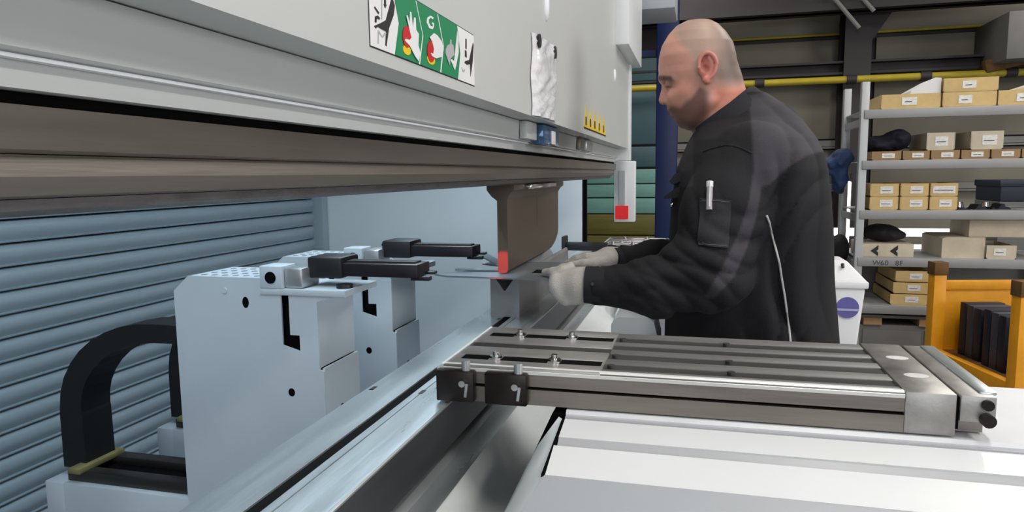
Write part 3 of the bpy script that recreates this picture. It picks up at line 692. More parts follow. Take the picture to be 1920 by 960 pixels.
carton('carton with white label in the middle of the top shelf under another', 1758, 1858, b0, h1, lab=(.3, .55))
carton('carton cut by the right picture edge on the top shelf', 1861, 1975, b0, h1, lab=(.3, .55))
carton('topmost carton stacked on the middle carton of the top shelf', 1758, 1860, b0, hz(172, 146), zb=boards[0]+h1+.001, lab=(.35, .6))
x0, x1 = sx(1698), sx(1756)
tag(B().prism([(x0, boards[0]+h1+.002), (x1, boards[0]+h1+.002), (x1, boards[0]+h1+.085), (x1-.03, boards[0]+h1+.088), (x0+.01, boards[0]+h1+.02)], 'y', YS+.02, YS+.3).build('white_sack', 'sign_white', smooth=.3), 'white wedge-shaped paper sack on the left carton of the top shelf', 'sack')
tag(B().prism([(sx(1890), boards[0]+h1+.002), (sx(1960), boards[0]+h1+.002), (sx(1960), boards[0]+h1+.06)], 'y', YS+.02, YS+.3).build('carton_wedge', 'carton_pale'), 'slanting pale cardboard piece lying on the top right carton', 'cardboard')
ht = hz(298, 281)
edges = [(1632, 1687), (1690, 1740), (1743, 1796), (1799, 1852), (1855, 1909), (1912, 1966)]
ords = ['first', 'second', 'third', 'fourth', 'fifth', 'sixth']
for (a, b), n in zip(edges, ords):
    carton('low brown carton tray on the second shelf, %s from the left upright' % n, a, b, b1, ht, 'carton_dark', group='low trays on the second shelf', lab=(.35, .78))
zt = boards[1]+ht+.001
carton('brown carton with torn rim on the second shelf beside the dark bundle', 1733, 1786, b1, hz(281, 248), 'carton_pale', zb=zt, lab=(.3, .75))
carton('brown carton on the second shelf, right of the other raised one', 1815, 1876, b1, hz(281, 247), 'carton_pale', zb=zt, lab=(.35, .8))
h3 = hz(394, 369)
cl3 = [(1632, 1686, 'left'), (1689, 1742, 'middle'), (1745, 1797, 'right')]
for a, b, n in cl3:
    carton('yellowish carton on the third shelf, lower row, %s' % n, a, b, b2, h3, group='six cartons on the third shelf', lab=(.35, .8))
    carton('yellowish carton on the third shelf, upper row, %s' % n, a, b, b2, h3, zb=boards[2]+h3+.001, group='six cartons on the third shelf', lab=(.35, .8) if n != 'right' else (.1, .9))
# dark flat parts on third shelf
for k, (a, b, hh) in enumerate(((1800, 1828, .012), (1836, 1862, .03), (1868, 1885, .012), (1885, 1912, .032))):
    x0, x1 = sx(a), sx(b); z0 = boards[2]
    t = B().prism([(x0, z0), (x1, z0), (x1-.01, z0+hh*.4), (x0+(x1-x0)*.6, z0+hh*.5), (x0+(x1-x0)*.5, z0+hh), (x0+(x1-x0)*.3, z0+hh*.9), (x0+.012, z0+hh*.35)], 'y', YS+.03+.02*k, YS+.16+.02*k).build('dark_bracket', 'slate_dark')
    tag(t, 'small dark metal bracket lying on the third shelf, %s from the cartons' % ords[k], 'bracket', 'dark brackets on the third shelf')
for k, (px, py) in enumerate(((1836, 378), (1890, 381))):
    x = sx(px); t = B().cyl((x, YS+.3, boards[2]), (x, YS+.3, boards[2]+.035), .03, 18, .02).build('lamp_cap', 'bright_steel')
    tag(t, 'shiny round metal cap on the third shelf, %s one' % ('left', 'right')[k], 'cap')
xb0 = sx(1843, 350, 6.1); xb1 = xb0+.75; zb_ = bp(1843, 378, y=6.1)[2]; zt_ = bp(1843, 338, y=6.1)[2]
xb0 += .12
bc = thing('blue_crate', 'dark blue plastic crate seen through the shelf behind it', 'crate', ((xb0+xb1)/2, 6.35, 0))
B().box(xb0, xb1, 6.1, 6.6, zb_, zt_, bev=.01).build('body', 'crate_blue', bc)
B().box(xb0-.01, xb1+.01, 6.09, 6.61, zt_-.05, zt_, bev=.008).build('rim', 'crate_blue', bc)
B().box(xb0, xb1, 6.1, 6.6, 0, zb_-.001).build('stand', 'cabinet_grey', bc)
# clothes on the shelf
def blob(name, m, parent, balls, h=.012, fold=.006, seed=1, label=None):
    P = np.array([b[0] for b in balls]); R = np.array([b[1] for b in balls])
    lo = (P-R).min(0)-.03; hi = (P+R).max(0)+.03
    def f(X, Y, Z):
        d = None
        for c, r in balls:
            q = np.sqrt(((X-c[0])/r[0])**2+((Y-c[1])/r[1])**2+((Z-c[2])/r[2])**2)
            e = (q-1)*min(r); d = e if d is None else smin(d, e, .03)
        return d+fold*(.6*fnoise(X, Y, Z, 26, seed)+.5*fnoise(X, Y, Z, 75, seed+20))
    V, Fc = snets(f, lo, hi, h)
    return from_vf(name, V, Fc, m, parent, smooth=4)
def smin(a, b, k):
    h = np.clip(.5+.5*(b-a)/k, 0, 1); return b+(a-b)*h-k*h*(1-h)
def smax(a, b, k): return -smin(-a, -b, k)
def fnoise(X, Y, Z, fr, seed):
    r = np.random.RandomState(seed); s = 0
    for i in range(5):
        d = r.normal(size=3); d /= np.linalg.norm(d); ph = r.uniform(0, 6.28); g = fr*(.7+.35*i)
        s = s+np.sin(g*(d[0]*X+d[1]*Y+d[2]*Z)+ph+1.3*np.sin(.6*g*(d[1]*X+d[2]*Y+d[0]*Z)))/(1+.5*i)
    return s/2.5
def snets(f, lo, hi, h):
    lo = np.array(lo, float); n = np.ceil((np.array(hi)-lo)/h).astype(int)+1
    ax = [lo[k]+h*np.arange(n[k]) for k in range(3)]
    F = np.empty(n)
    for i0 in range(0, n[0], 32):
        X, Y, Z = np.meshgrid(ax[0][i0:i0+32], ax[1], ax[2], indexing='ij'); F[i0:i0+32] = f(X, Y, Z)
    F[0] = F[-1] = 1; F[:, 0] = F[:, -1] = 1; F[:, :, 0] = F[:, :, -1] = 1
    ins = F < 0
    cnt = np.zeros(n-1, np.int32); acc = np.zeros((*(n-1), 3))
    offs = [(0, 0), (0, 1), (1, 0), (1, 1)]
    for a in range(3):
        b, c = [k for k in range(3) if k != a]
        for o1, o2 in offs:
            s0 = [None]*3; s1 = [None]*3
            s0[a] = slice(0, n[a]-1); s1[a] = slice(1, n[a])
            s0[b] = s1[b] = slice(o1, n[b]-1+o1); s0[c] = s1[c] = slice(o2, n[c]-1+o2)
            A = F[tuple(s0)]; Bv = F[tuple(s1)]; m = (A < 0) != (Bv < 0)
            t = np.where(m, A/(A-Bv+1e-12), 0)
            cnt += m; acc[..., a] += t; acc[..., b] += m*o1; acc[..., c] += m*o2
    act = cnt > 0; idx = -np.ones(n-1, np.int64); idx[act] = np.arange(act.sum())
    I = np.argwhere(act); V = lo+h*(I+acc[act]/cnt[act][:, None])
    faces = []
    for a in range(3):
        b, c = (a+1) % 3, (a+2) % 3
        s0 = [slice(1, n[k]-1) for k in range(3)]; s1 = list(s0)
        s0[a] = slice(0, n[a]-1); s1[a] = slice(1, n[a])
        A = ins[tuple(s0)]; Bv = ins[tuple(s1)]; q = np.argwhere(A != Bv)
        base = q.copy(); base[:, b] += 1; base[:, c] += 1
        fl = A[tuple(q.T)]
        def g(db, dc):
            w_ = base.copy(); w_[:, b] += db; w_[:, c] += dc; return idx[tuple(w_.T)]
        quad = np.stack([g(-1, -1), g(0, -1), g(0, 0), g(-1, 0)], 1)
        quad[~fl] = quad[~fl][:, ::-1]; faces.append(quad)
    return V, np.concatenate(faces).tolist()
z2 = boards[1]+ht
p = (sx(1670), YS+.17, z2+.05)
o = blob('dark_jacket', 'cloth_dark', None, [((sx(1690), YS+.17, z2+.068), (.075, .14, .062)), ((sx(1655), YS+.16, z2+.050), (.085, .13, .043)), ((sx(1644), YS+.16, z2+.046), (.05, .1, .035))], h=.008, fold=.011)
tag(o, 'folded dark navy jacket lying on the second shelf by the upright', 'jacket')
xq = sx(1597, 300, 4.75)
o = blob('blue_cloth', 'cloth_blue', None, [((XL-.06, 4.75, boards[1]+.03), (.06, .1, .05)), ((XL-.11, 4.74, boards[1]-.02), (.06, .08, .045)), ((XL-.165, 4.74, boards[1]-.065), (.05, .06, .03)), ((XL-.07, 4.75, boards[1]-.08), (.05, .09, .11))], h=.008, fold=.014, seed=5)
tag(o, 'blue work cloth hanging over the left side of the shelf', 'cloth')
o = blob('black_bag', 'cloth_black', None, [((sx(1668), YS+.17, boards[3]+.137), (.10, .10, .05)), ((sx(1690), YS+.17, boards[3]+.117), (.07, .09, .03))], h=.008, fold=.007, seed=8)
tag(o, 'black bag lying on the grey box of the fourth shelf', 'bag')
o = blob('black_sack', 'cloth_black', None, [((XL-.05, 4.78, boards[3]+.02), (.055, .1, .09)), ((XL-.09, 4.78, boards[3]-.05), (.05, .09, .1))], h=.010, fold=.003, seed=9)
tag(o, 'black sack hanging at the left side of the fourth shelf', 'sack')
x0, x1 = sx(1622), sx(1722); z0 = boards[3]
gb = thing('grey_box', 'long grey box with black arrow marks on the fourth shelf', 'box', ((x0+x1)/2, YS+.17, z0))
B().box(x0, x1, YS+.02, YS+.32, z0, z0+hz(484, 459), bev=.003).build('body', 'carton_pale', gb)
for px in (1650, 1687):
    x = sx(px); B().poly3([(x-.03, YS+.018, z0+.035), (x+.012, YS+.018, z0+.07), (x+.012, YS+.018, z0+.045), (x+.002, YS+.018, z0+.035), (x+.012, YS+.018, z0+.025), (x+.012, YS+.018, z0+.004)], (0, .003, 0)).build('arrow_mark', 'sign_black', gb)
# faint writing on the fourth board's lip: W 60 8F
def text_on(txt, size, loc, m, parent, name='lettering', rot=(math.pi/2, 0, 0), ext=.0006):
    cu = bpy.data.curves.new(name, 'FONT'); cu.body = txt; cu.size = size; cu.extrude = ext
    to = bpy.data.objects.new(name, cu); C.objects.link(to); dg = bpy.context.evaluated_depsgraph_get()
    me = bpy.data.meshes.new_from_object(to.evaluated_get(dg)); bpy.data.objects.remove(to)
    o = bpy.data.objects.new(name, me); C.objects.link(o); me.materials.clear(); me.materials.append(MATS[m])
    o.parent = parent; o.location = Vector(loc)-woff(parent); o.rotation_euler = rot; return o
for k, ch in enumerate(('W', '6', '0', '8', 'F')):
    text_on(ch, .042, (sx(1640+(0, 15, 23, 43, 51)[k]), YS-.0305, boards[3]-.044), 'print_dark', su, 'letter')
# pale wooden boxes on the fourth shelf
lw = carton('long pale carton on the fourth shelf beneath another one', 1858, 1915, b3, hz(485, 460), 'carton_pale', dep=.30, lab=(.25, .65))
x0, x1 = sx(1775), sx(1857)
tag(B().prism([(x0, boards[3]), (x1, boards[3]), (x1, boards[3]+hz(485, 446)), (x0+.02, boards[3]+hz(485, 446)), (x0, boards[3]+hz(485, 449))], 'y', YS+.02, YS+.4).build('wooden_box', 'carton_pale'), 'pale unlabelled box on the fourth shelf with one bright end', 'box')
x0, x1 = sx(1826), sx(1960); zq = boards[3]+hz(485, 446)+.001
tag(B().box(x0, x1, YS+.03, YS+.35, zq, zq+hz(447, 414), bev=.003).build('wooden_box', 'carton_pale'), 'pale box stacked highest on the fourth shelf at the right edge', 'box')
# three stacked trays at the bottom
hh = hz(574, 552)
for k, n in enumerate(('lowest', 'middle', 'uppermost')):
    carton('shallow yellowish tray on the lowest shelf, %s of its stack' % n, 1680-k*(-4), 1752+k*2, b4, hh*.93, zb=boards[4]+k*hh, dep=.42, yoff=-.0+.0*k, group='tray stack on the lowest shelf', lab=(.4, .75))
# strip lamps shining through the shelf from behind
for k, (a, b, py) in enumerate((((1563, 1822, 437)), ((1705, 1782, 468)))):
    Y = 5.6+.1*k; xa, xb = bp(a, py, y=Y)[0], bp(b, py, y=Y)[0]; z = bp((a+b)/2, py, y=Y)[2]
    t = thing('strip_lamp', ('long bright strip lamp behind the fourth shelf', 'short bright strip lamp behind the fourth shelf')[k], 'lamp', ((xa+xb)/2, Y, 0), 'strip lamps behind the shelf')
    B().box(xa, xb, Y, Y+.05, z-.022, z+.022, bev=.008).build('tube', 'lamp_glow', t)
    B().box(xa, xb, Y+.051, Y+.09, z-.03, z+.03).build('housing', 'white_paint', t)
    for x in (xa+.05, xb-.05): B().box(x-.015, x+.015, Y+.055, Y+.085, 0, z).build('stand', 'shelf_grey', t)
Y = 5.35; 
for k, (a, b, p0, p1) in enumerate(((1578, 1597, 340, 470), (1903, 1915, 500, 540))):  # glowing bars added for the bright spots behind the shelf
    xa, xb = bp(a, p0, y=Y)[0], bp(b, p0, y=Y)[0]; za, zb2 = bp(a, p1, y=Y)[2], bp(a, p0, y=Y)[2]
    t = thing('upright_lamp', ('bright upright lamp tube behind the left shelf uprights', 'bright upright lamp tube above the yellow crate')[k], 'lamp', ((xa+xb)/2, Y, 0))
    B().box(xa, xb, Y, Y+.05, za, zb2, bev=.01).build('tube', 'lamp_glow', t)
    B().box(xa+.005, xb-.005, Y+.052, Y+.09, 0, zb2).build('stand', 'shelf_grey', t)
# pallet and cabinet under the shelf
xa, xb = .96, 1.98
pl = thing('wooden_pallet', 'wooden pallet on a grey cabinet beneath the lowest shelf', 'pallet', (1.4, 4.75, 0))
ztop = sz(596)
for k in range(5): B().box(xa, xb, YS+.02+.095*k, YS+.09+.095*k, ztop-.018, ztop, bev=.002).build('plank', 'cabinet_grey', pl)
for x in (xa+.02, 1.28, xb-.12): B().box(x, x+.1, YS+.02, YS+.47, ztop-.06, ztop-.018).build('block', 'wood', pl)
gc = thing('grey_cabinet', 'low grey cabinet standing under the shelf behind the bin', 'cabinet', (1.4, 4.75, 0))
B().box(xa, xb, YS+.04, YS+.46, 0, ztop-.062, bev=.004).build('body', 'cabinet_grey', gc)
for k in range(3): B().box(xa+.02+k*.335, xa+.335+k*.335, YS+.032, YS+.04, .05, ztop-.09, bev=.002).build('door', 'cabinet_grey', gc)

# ---- white bin
Yb = 2.8
def bx(px, py=560): return bp(px, py, y=Yb)[0]
def bz(py): return bp(1590, py, y=Yb)[2]
xc = (bx(1530)+bx(1628))/2
wbn = thing('waste_bin', 'white plastic bin with a round purple emblem behind the man', 'bin', (xc, Yb+.12, 0))
def frust(name, m, x0b, x1b, x0t, x1t, y0b, y1b, y0t, y1t, z0, z1, parent, bev=.012):
    t = bmesh.new(); vs = [t.verts.new(p) for p in ((x0b, y0b, z0), (x1b, y0b, z0), (x1b, y1b, z0), (x0b, y1b, z0), (x0t, y0t, z1), (x1t, y0t, z1), (x1t, y1t, z1), (x0t, y1t, z1))]
    for f in ((0, 3, 2, 1), (4, 5, 6, 7), (0, 1, 5, 4), (1, 2, 6, 5), (2, 3, 7, 6), (3, 0, 4, 7)): t.faces.new([vs[i] for i in f])
    bmesh.ops.bevel(t, geom=t.edges[:], offset=bev, segments=3, profile=.5, affect='EDGES')
    b = B(); b._merge(t); return b.build(name, m, parent)
xt0, xt1 = bx(1528, 540), bx(1624, 540)
zt = bz(540)
frust('body', 'bin_white', xt0+.10, xt1-.075, xt0, xt1, Yb+.05, Yb+.20, Yb, Yb+.25, 0.02, zt, wbn)
B().box(xt0-.008, xt1+.008, Yb-.008, Yb+.258, zt-.002, zt+.025, bev=.006).build('rim', 'bin_white', wbn)
frust('lid', 'bin_white', xt0-.004, xt1+.004, xt0+.05, xt1-.06, Yb-.004, Yb+.254, Yb+.05, Yb+.2, zt+.024, bz(492), wbn, .006)
px_, pz_ = bx(1589, 577), bz(577)
yq = Yb+.05*(zt-pz_)/(zt-.02)
em = B().cyl((px_, yq+.004, pz_), (px_, yq-.003, pz_), bx(1611, 577)-bx(1589, 577), 32).build('emblem', 'purple', wbn)
B().box(px_-.04, px_+.04, yq-.0045, yq-.002, pz_-.012, pz_-.004).build('emblem_bar', 'purple_light', em)
B().cyl((bx(1580), Yb+.02, bz(503)), (bx(1580), Yb+.03, bz(503)+.012), .006).build('latch', 'black_plastic', wbn)

# ---- yellow crate
A = np.array([1.163, 3.86]); Bq = np.array([1.297, 3.25]); e1 = (Bq-A)/np.linalg.norm(Bq-A); L1 = float(np.linalg.norm(Bq-A))
e2 = np.array([-e1[1], e1[0]]); L2 = .75
yc = thing('steel_crate', 'yellow steel stacking crate holding dark plate stacks at right', 'crate', (float(A[0]), float(A[1]), 0))
ang = math.atan2(e2[1], e2[0])
def cb(name, m, u0, u1, v0, v1, z0, z1, parent=None, bev=.004):
    # u along e1 (towards the camera), v along e2 (to the right)
    c = A+e1*(u0+u1)/2+e2*(v0+v1)/2
    return B().obox((float(c[0]), float(c[1]), (z0+z1)/2), (abs(v1-v0), abs(u1-u0), z1-z0), (0, 0, ang), bev).build(name, m, parent)
ZB = .45
for u, v in ((0, 0), (L1, 0), (0, L2), (L1, L2)):
    pz = cb('post', 'crate_yellow', u-.03, u+.03, v-.03, v+.03, 0, .845, yc)
    cb('stacking_cup', 'rust', u-.034, u+.034, v-.034, v+.034, .83, .895, yc)
cb('floor_plate', 'crate_yellow', 0, L1, 0, L2, ZB-.02, ZB, yc)
cb('sill', 'crate_yellow', .03, L1-.03, -.025, .015, ZB-.06, ZB+.012, yc)
cb('inner_floor', 'rust', .03, L1-.03, .03, L2-.03, ZB, ZB+.006, yc)
cb('back_panel', 'crate_yellow', -.01, .012, .03, L2-.03, ZB, .77, yc)
cb('top_rail', 'crate_yellow', -.02, .022, .03, L2-.03, .755, .80, yc)
cb('side_panel', 'crate_yellow', .03, L1-.03, L2-.015, L2+.005, ZB, .77, yc)
cb('near_panel', 'crate_yellow', L1-.012, L1+.01, .03, L2-.03, ZB, ZB+.05, yc)
def plates(label, u0, u1, v0, v1, h):
    t = thing('plate_stack', label, 'plates', (float((A+e1*u0+e2*v0)[0]), float((A+e1*u0+e2*v0)[1]), ZB+.006), 'plate stacks in the yellow crate')
    n = 3
    for k in range(n):
        a = u0+(u1-u0)*k/n; b = u0+(u1-u0)*(k+.86)/n
        cb('plate', 'slate' if k % 2 else 'slate_dark', a, b, v0, v1, ZB+.006, ZB+.006+h-.004*(k % 3), t, .002)
plates('dark plate stack in the yellow crate, leftmost', .10, .27, .06, .24, .255)
plates('dark plate stack in the yellow crate, middle one', .30, .46, .05, .25, .26)
plates('dark plate stack in the yellow crate, nearest the camera', .48, .585, .07, .30, .25)

# ================================================================== the man
YM = 1.58
man = thing('person', 'man with shaved head in black work jacket and grey gloves bending sheet metal', 'person', (.10, YM, 0))
_a = bp(1300, 100, y=YM); _b = bp(1300, 500, y=YM); _c = bp(1400, 100, y=YM)
def at(px, py, Y=YM): return np.array(bp(px, py, y=Y))
def orth(X, Z):  # world x,z in the body's middle plane -> photo pixel coordinates used as a drawing grid
    V = np.stack([X, np.full_like(X, YM), Z], 1); return pj_arr(V)
def cone(X, Y, Z, a, b, ra, rb):
    a = np.asarray(a); b = np.asarray(b); d = b-a; L2_ = d@d
    t = np.clip(((X-a[0])*d[0]+(Y-a[1])*d[1]+(Z-a[2])*d[2])/L2_, 0, 1)
    return np.sqrt((X-a[0]-t*d[0])**2+(Y-a[1]-t*d[1])**2+(Z-a[2]-t*d[2])**2)-(ra+(rb-ra)*t)
def ellip(X, Y, Z, c, r):
    q = np.sqrt(((X-c[0])/r[0])**2+((Y-c[1])/r[1])**2+((Z-c[2])/r[2])**2); return (q-1)*min(r)
def rowsdf(tab, X, Y, Z, n=2.4, yc=YM):
    zs = []; fx = []; bx_ = []; wd = []
    for py, f, b, wv in tab:
        pf = at(f, py); pk = at(b, py); zs.append((pf[2]+pk[2])/2); fx.append(pf[0]); bx_.append(pk[0]); wd.append(wv)
    zs = np.array(zs)[::-1]; fx = np.array(fx)[::-1]; bx_ = np.array(bx_)[::-1]; wd = np.array(wd)[::-1]
    f = np.interp(Z, zs, fx); b = np.interp(Z, zs, bx_); wv = np.interp(Z, zs, wd)
    a = (b-f)/2; c = (b+f)/2
    q = (np.abs((X-c)/a)**n+np.abs((Y-yc)/wv)**n)**(1/n)
    d = (q-1)*np.minimum(a, wv)
    return np.maximum(d, np.maximum(zs[0]-Z, Z-zs[-1]))
HEAD = [(38.5, 1303, 1318, .008), (39.5, 1295, 1326, .025), (42, 1283, 1335, .037), (50, 1267, 1348, .052), (65, 1253, 1362, .065), (85, 1241, 1375, .074), (105, 1236, 1380, .078),
        (125, 1234, 1383, .079), (140, 1236, 1383, .078), (152, 1240, 1383, .075), (165, 1246, 1383, .072), (180, 1249, 1378, .069), (195, 1251, 1366, .065), (205, 1252, 1356, .061),
        (213, 1257, 1348, .057), (221, 1264, 1340, .052), (230, 1269, 1330, .045), (237, 1275, 1318, .034), (241, 1282, 1308, .018), (242.5, 1288, 1300, .006)]
EAR = []
def headf(X, Y, Z):
    # skull and face: the front half tapers more than the back half
    d1 = rowsdf(HEAD, X, Y, Z, 2.35); d2 = rowsdf(HEAD, X, Y, Z, 1.8)
    cx_ = at(1310, 150)[0]; t = np.clip((cx_-X)/.03, 0, 1)*np.clip((at(1300, 110)[2]-Z)/.02, 0, 1)
    d = d1+(d2-d1)*t
    A_ = np.abs(Y-YM)
    d = smin(d, cone(X, Y, Z, at(1342, 160), at(1370, 285), .056, .062), .012)
    d = smin(d, cone(X, Y, Z, at(1370, 295), at(1400, 420), .080, .11), .04)
    def E(px, py, yy, r):
        c = at(px, py, YM-yy); return np.sqrt((X-c[0])**2+(A_-yy)**2+(Z-c[2])**2)-r
    def capY(px, py, y0, y1, r, px1=None, py1=None):
        p = at(px, py, YM-y0); q = at(px1 or px, py1 or py, YM-y1); a = np.array([p[0], y0, p[2]]); b = np.array([q[0], y1, q[2]])
        dd = b-a; t = np.clip(((X-a[0])*dd[0]+(A_-a[1])*dd[1]+(Z-a[2])*dd[2])/(dd@dd+1e-9), 0, 1)
        return np.sqrt((X-a[0]-t*dd[0])**2+(A_-a[1]-t*dd[1])**2+(Z-a[2]-t*dd[2])**2)-r
    # jaw, cheekbones, brow, eye sockets with lowered lids
    d = smin(d, capY(1290, 219, .020, .050, .0165, 1328, 190), .014)
    d = smin(d, capY(1264, 180, .036, .052, .013, 1284, 172), .022)
    d = smax(d, -E(1246, 160, .034, .0150), .008)
    d = smin(d, capY(1242, 147, .006, .044, .0090, 1266, 147), .008)
    d = smin(d, E(1257, 160, .031, .0120), .003)
    d = smin(d, capY(1254, 166, .022, .042, .0040, 1266, 165), .006)
    # nose
    d = smin(d, cone(X, Y, Z, at(1250, 158), at(1245, 187), .0078, .0112), .007)
    d = smin(d, E(1253, 190, .0130, .0085), .005)
    d = smax(d, -E(1247, 198, .0075, .0040), .003)
    # lips, chin
    d = smin(d, capY(1258, 207, 0, .018, .0066, 1271, 210), .006)
    d = smin(d, capY(1264, 217, 0, .015, .0066, 1274, 215), .006)
    d = smax(d, -capY(1254, 212, 0, .022, .0020, 1270, 213), .003)
    d = smin(d, E(1285, 225, .007, .0150), .012)
    # ears
    ea = np.linspace(200, -100, 26); e = None; P_ = []
    for a in ea:
        ar = math.radians(a); P_.append((1327+17*math.cos(ar)-(2 if a < 0 else 0), 123-24*math.sin(ar)))
    P_ += [(1326, 152), (1321, 149)]
    for i in range(len(P_)-1):
        s_ = capY(*P_[i], .086 if i < 3 else .091, .091, .0040, *P_[i+1]); e = s_ if e is None else np.minimum(e, s_)
    c0 = at(1328, 125, YM-.083); e = smin(e, (np.sqrt(((X-c0[0])/.018)**2+((A_-.082)/.0065)**2+((Z-c0[2])/.030)**2)-1)*.0065, .003)
    an = [(1329, 108), (1334, 116), (1335, 126), (1331, 136), (1325, 141)]; e2 = None
    for i in range(4):
        s_ = capY(*an[i], .088, .088, .0036, *an[i+1]); e2 = s_ if e2 is None else np.minimum(e2, s_)
    e = smin(e, e2, .003)
    e = smin(e, E(1326, 151, .086, .0070), .006)
    e = smin(e, E(1314, 133, .082, .0062), .004)
    e = smax(e, -E(1322, 128, .092, .0080), .003)
    d = smin(d, e, .004)
    return d
lo = at(1225, 420); hi = at(1475, 30)
V, Fc = snets(headf, (lo[0], YM-.13, at(1300, 330)[2]), (hi[0], YM+.13, hi[2]), .0021)
body = from_vf('body', V, Fc, 'skin', man, smooth=4)
Vm = V.copy(); ay = np.abs(V[:, 1]-YM); Vm[:, 1] = YM-ay
px, py = pj_arr(Vm)
def sm(x, a, b): t = np.clip((x-a)/(b-a), 0, 1); return t*t*(3-2*t)
def L3(c): return np.array(lin(c))
nzv = fnoise(V[:, 0], V[:, 1], V[:, 2], 120, 2)
col = np.tile(L3((208, 152, 134)), (len(V), 1))
def blend(c, wgt):
    global col; wgt = np.clip(wgt, 0, 1)[:, None]; col = col*(1-wgt)+L3(c)*wgt
blend((214, 122, 98), .6*sm(py, 150, 175)*sm(px, 1330, 1350))
blend((190, 118, 102), .5*np.exp(-(((px-1285)/25)**2+((py-165)/16)**2)))
# shaved scalp
hl = np.interp(py, [30, 60, 80, 95, 120, 150, 165], [1262, 1262, 1272, 1288, 1302, 1306, 1310])
scalp = sm(px+3*nzv, hl-12, hl+14)*(1-sm(py, 140+.0*px, 172))
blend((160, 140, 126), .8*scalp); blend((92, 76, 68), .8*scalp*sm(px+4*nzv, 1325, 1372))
# beard stubble
jl = np.interp(px, [1240, 1255, 1275, 1295, 1312, 1330], [196, 199, 200, 184, 160, 168])
beard = sm(py+2*nzv, jl-7, jl+9)*(1-sm(px, 1318, 1338))*(1-.0*ay)
blend((88, 62, 57), .82*beard)
blend((88, 58, 52), .6*np.exp(-(((px-1258)/9)**2+((py-203)/4.5)**2)))
blend((84, 60, 52), .5*np.exp(-(((px-1280)/16)**2+((py-230)/9)**2)))
# lips, brows and lids with eye-socket shade painted in, ears
blend((165, 100, 90), .8*np.exp(-(((px-1261)/11)**2+((py-213)/4.5)**2))*sm(.026-ay, 0, .006))
blend((58, 40, 36), .9*sm(ay, .005, .011)*sm(.058-ay, 0, .008)*np.exp(-((py-(147+.05*(px-1250)))/5.2)**4)*sm(1274-px, 0, 10))
blend((98, 62, 55), .75*sm(ay, .012, .02)*np.exp(-(((px-1254)/14)**2+((py-156)/8)**2)))
blend((46, 28, 26), .85*sm(ay, .016, .022)*np.exp(-(((px-1254)/9)**2+((py-163)/2.4)**2)))
ear = sm(ay, .0790, .084)*sm(px, 1305, 1311)*sm(1352-px, 0, 4)*sm(164-py, 0, 5)
blend((210, 118, 106), .7*ear); blend((150, 52, 46), .7*ear*np.exp(-(((px-1324)/9)**2+((py-118)/15)**2))*sm(.0905-ay, 0, .004))
def setcol(o, col):
    a = o.data.color_attributes.new('col', 'FLOAT_COLOR', 'POINT')
    a.data.foreach_set('color', np.concatenate([col, np.ones((len(col), 1))], 1).astype(np.float32).ravel())
setcol(body, col)

TORSO = [(172, 1398, 1420, .03), (178, 1384, 1432, .055), (190, 1362, 1452, .060), (205, 1342, 1475, .074), (225, 1322, 1498, .092), (245, 1304, 1512, .128), (265, 1292, 1524, .168), (290, 1281, 1535, .194), (320, 1270, 1543, .208),
         (370, 1260, 1550, .210), (430, 1254, 1556, .206), (500, 1250, 1561, .2), (570, 1246, 1566, .2), (640, 1247, 1570, .204), (700, 1252, 1572, .205), (705, 1262, 1566, .2)]
NS = [(at(1404, 303, 1.445), .080), (at(1358, 392, 1.395), .071), (at(1330, 508, 1.365), .070), (at(1228, 541, 1.345), .050), (at(1122, 535, 1.338), .035)]
FS = [(at(1400, 303, 1.715), .080), (at(1340, 400, 1.76), .060), (at(1306, 480, 1.745), .050), (at(1238, 487, 1.69), .038), (at(1170, 489, 1.635), .030)]
def jacketf(X, Y, Z):
    d = rowsdf(TORSO, X, Y, Z, 2.5)
    g = None
    for ch in (NS, FS):
        s = None
        for i in range(len(ch)-1):
            c = cone(X, Y, Z, ch[i][0], ch[i+1][0], ch[i][1], ch[i+1][1]); s = c if s is None else smin(s, c, .03)
        g = s if g is None else np.minimum(g, s)
    # sleeve folds: across the limb, strongest at the elbow; draped folds on the back
    el = NS[2][0]; near = np.exp(-(((X-el[0]-.0)**2+(Z-el[2])**2)/.12**2))
    def crease(t): return 1-2*np.abs(np.sin(t))**.7
    wp = 1.6*np.sin(11*X+8*Y+3*Z)+1.1*np.sin(21*Z-13*X+5*Y)
    fd = .007*crease(52*(.45*X+.9*Z)+wp)+.005*crease(85*(.8*X+.6*Z)+1.4*wp)
    fa = .007*crease(46*(-.35*X+.93*Z)+wp)*np.exp(-((X+.10)/.11)**2)
    g = g+fd*(.10+.55*near)+fa*.35+.005*fnoise(X, Y, Z, 30, 11)
    bk = np.exp(-((X-.16)/.06)**2)*np.clip((1.52-Z)/.1, 0, 1)
    d = d+.004*fnoise(X, Y, Z, 15, 4)+bk*(.007*crease(34*X+8*Z+12*Y+.9*np.sin(13*Z+4*Y))+.005*crease(26*Z-40*X+1.2*wp))
    d = smin(d, g, .008)
    # turned-out lapel in front
    lp = cone(X, Y, Z, at(1312, 262, 1.53), at(1284, 318, 1.50), .014, .014)
    d = smin(d, lp, .012)
    # open the cuffs and carve the neck
    d = smax(d, -cone(X, Y, Z, at(1352, 170), at(1372, 262), .061, .061), .006)
    return d
lo = at(1100, 710, 1.3); 
V, Fc = snets(jacketf, (-.26, 1.26, at(1400, 712)[2]), (.36, 1.90, at(1400, 160)[2]), .0040)
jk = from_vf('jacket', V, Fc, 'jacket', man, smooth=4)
Vm = V.copy(); Vm[:, 1] = np.where(V[:, 1] > YM, 2*YM-V[:, 1], V[:, 1])
px, py = pj_arr(Vm)
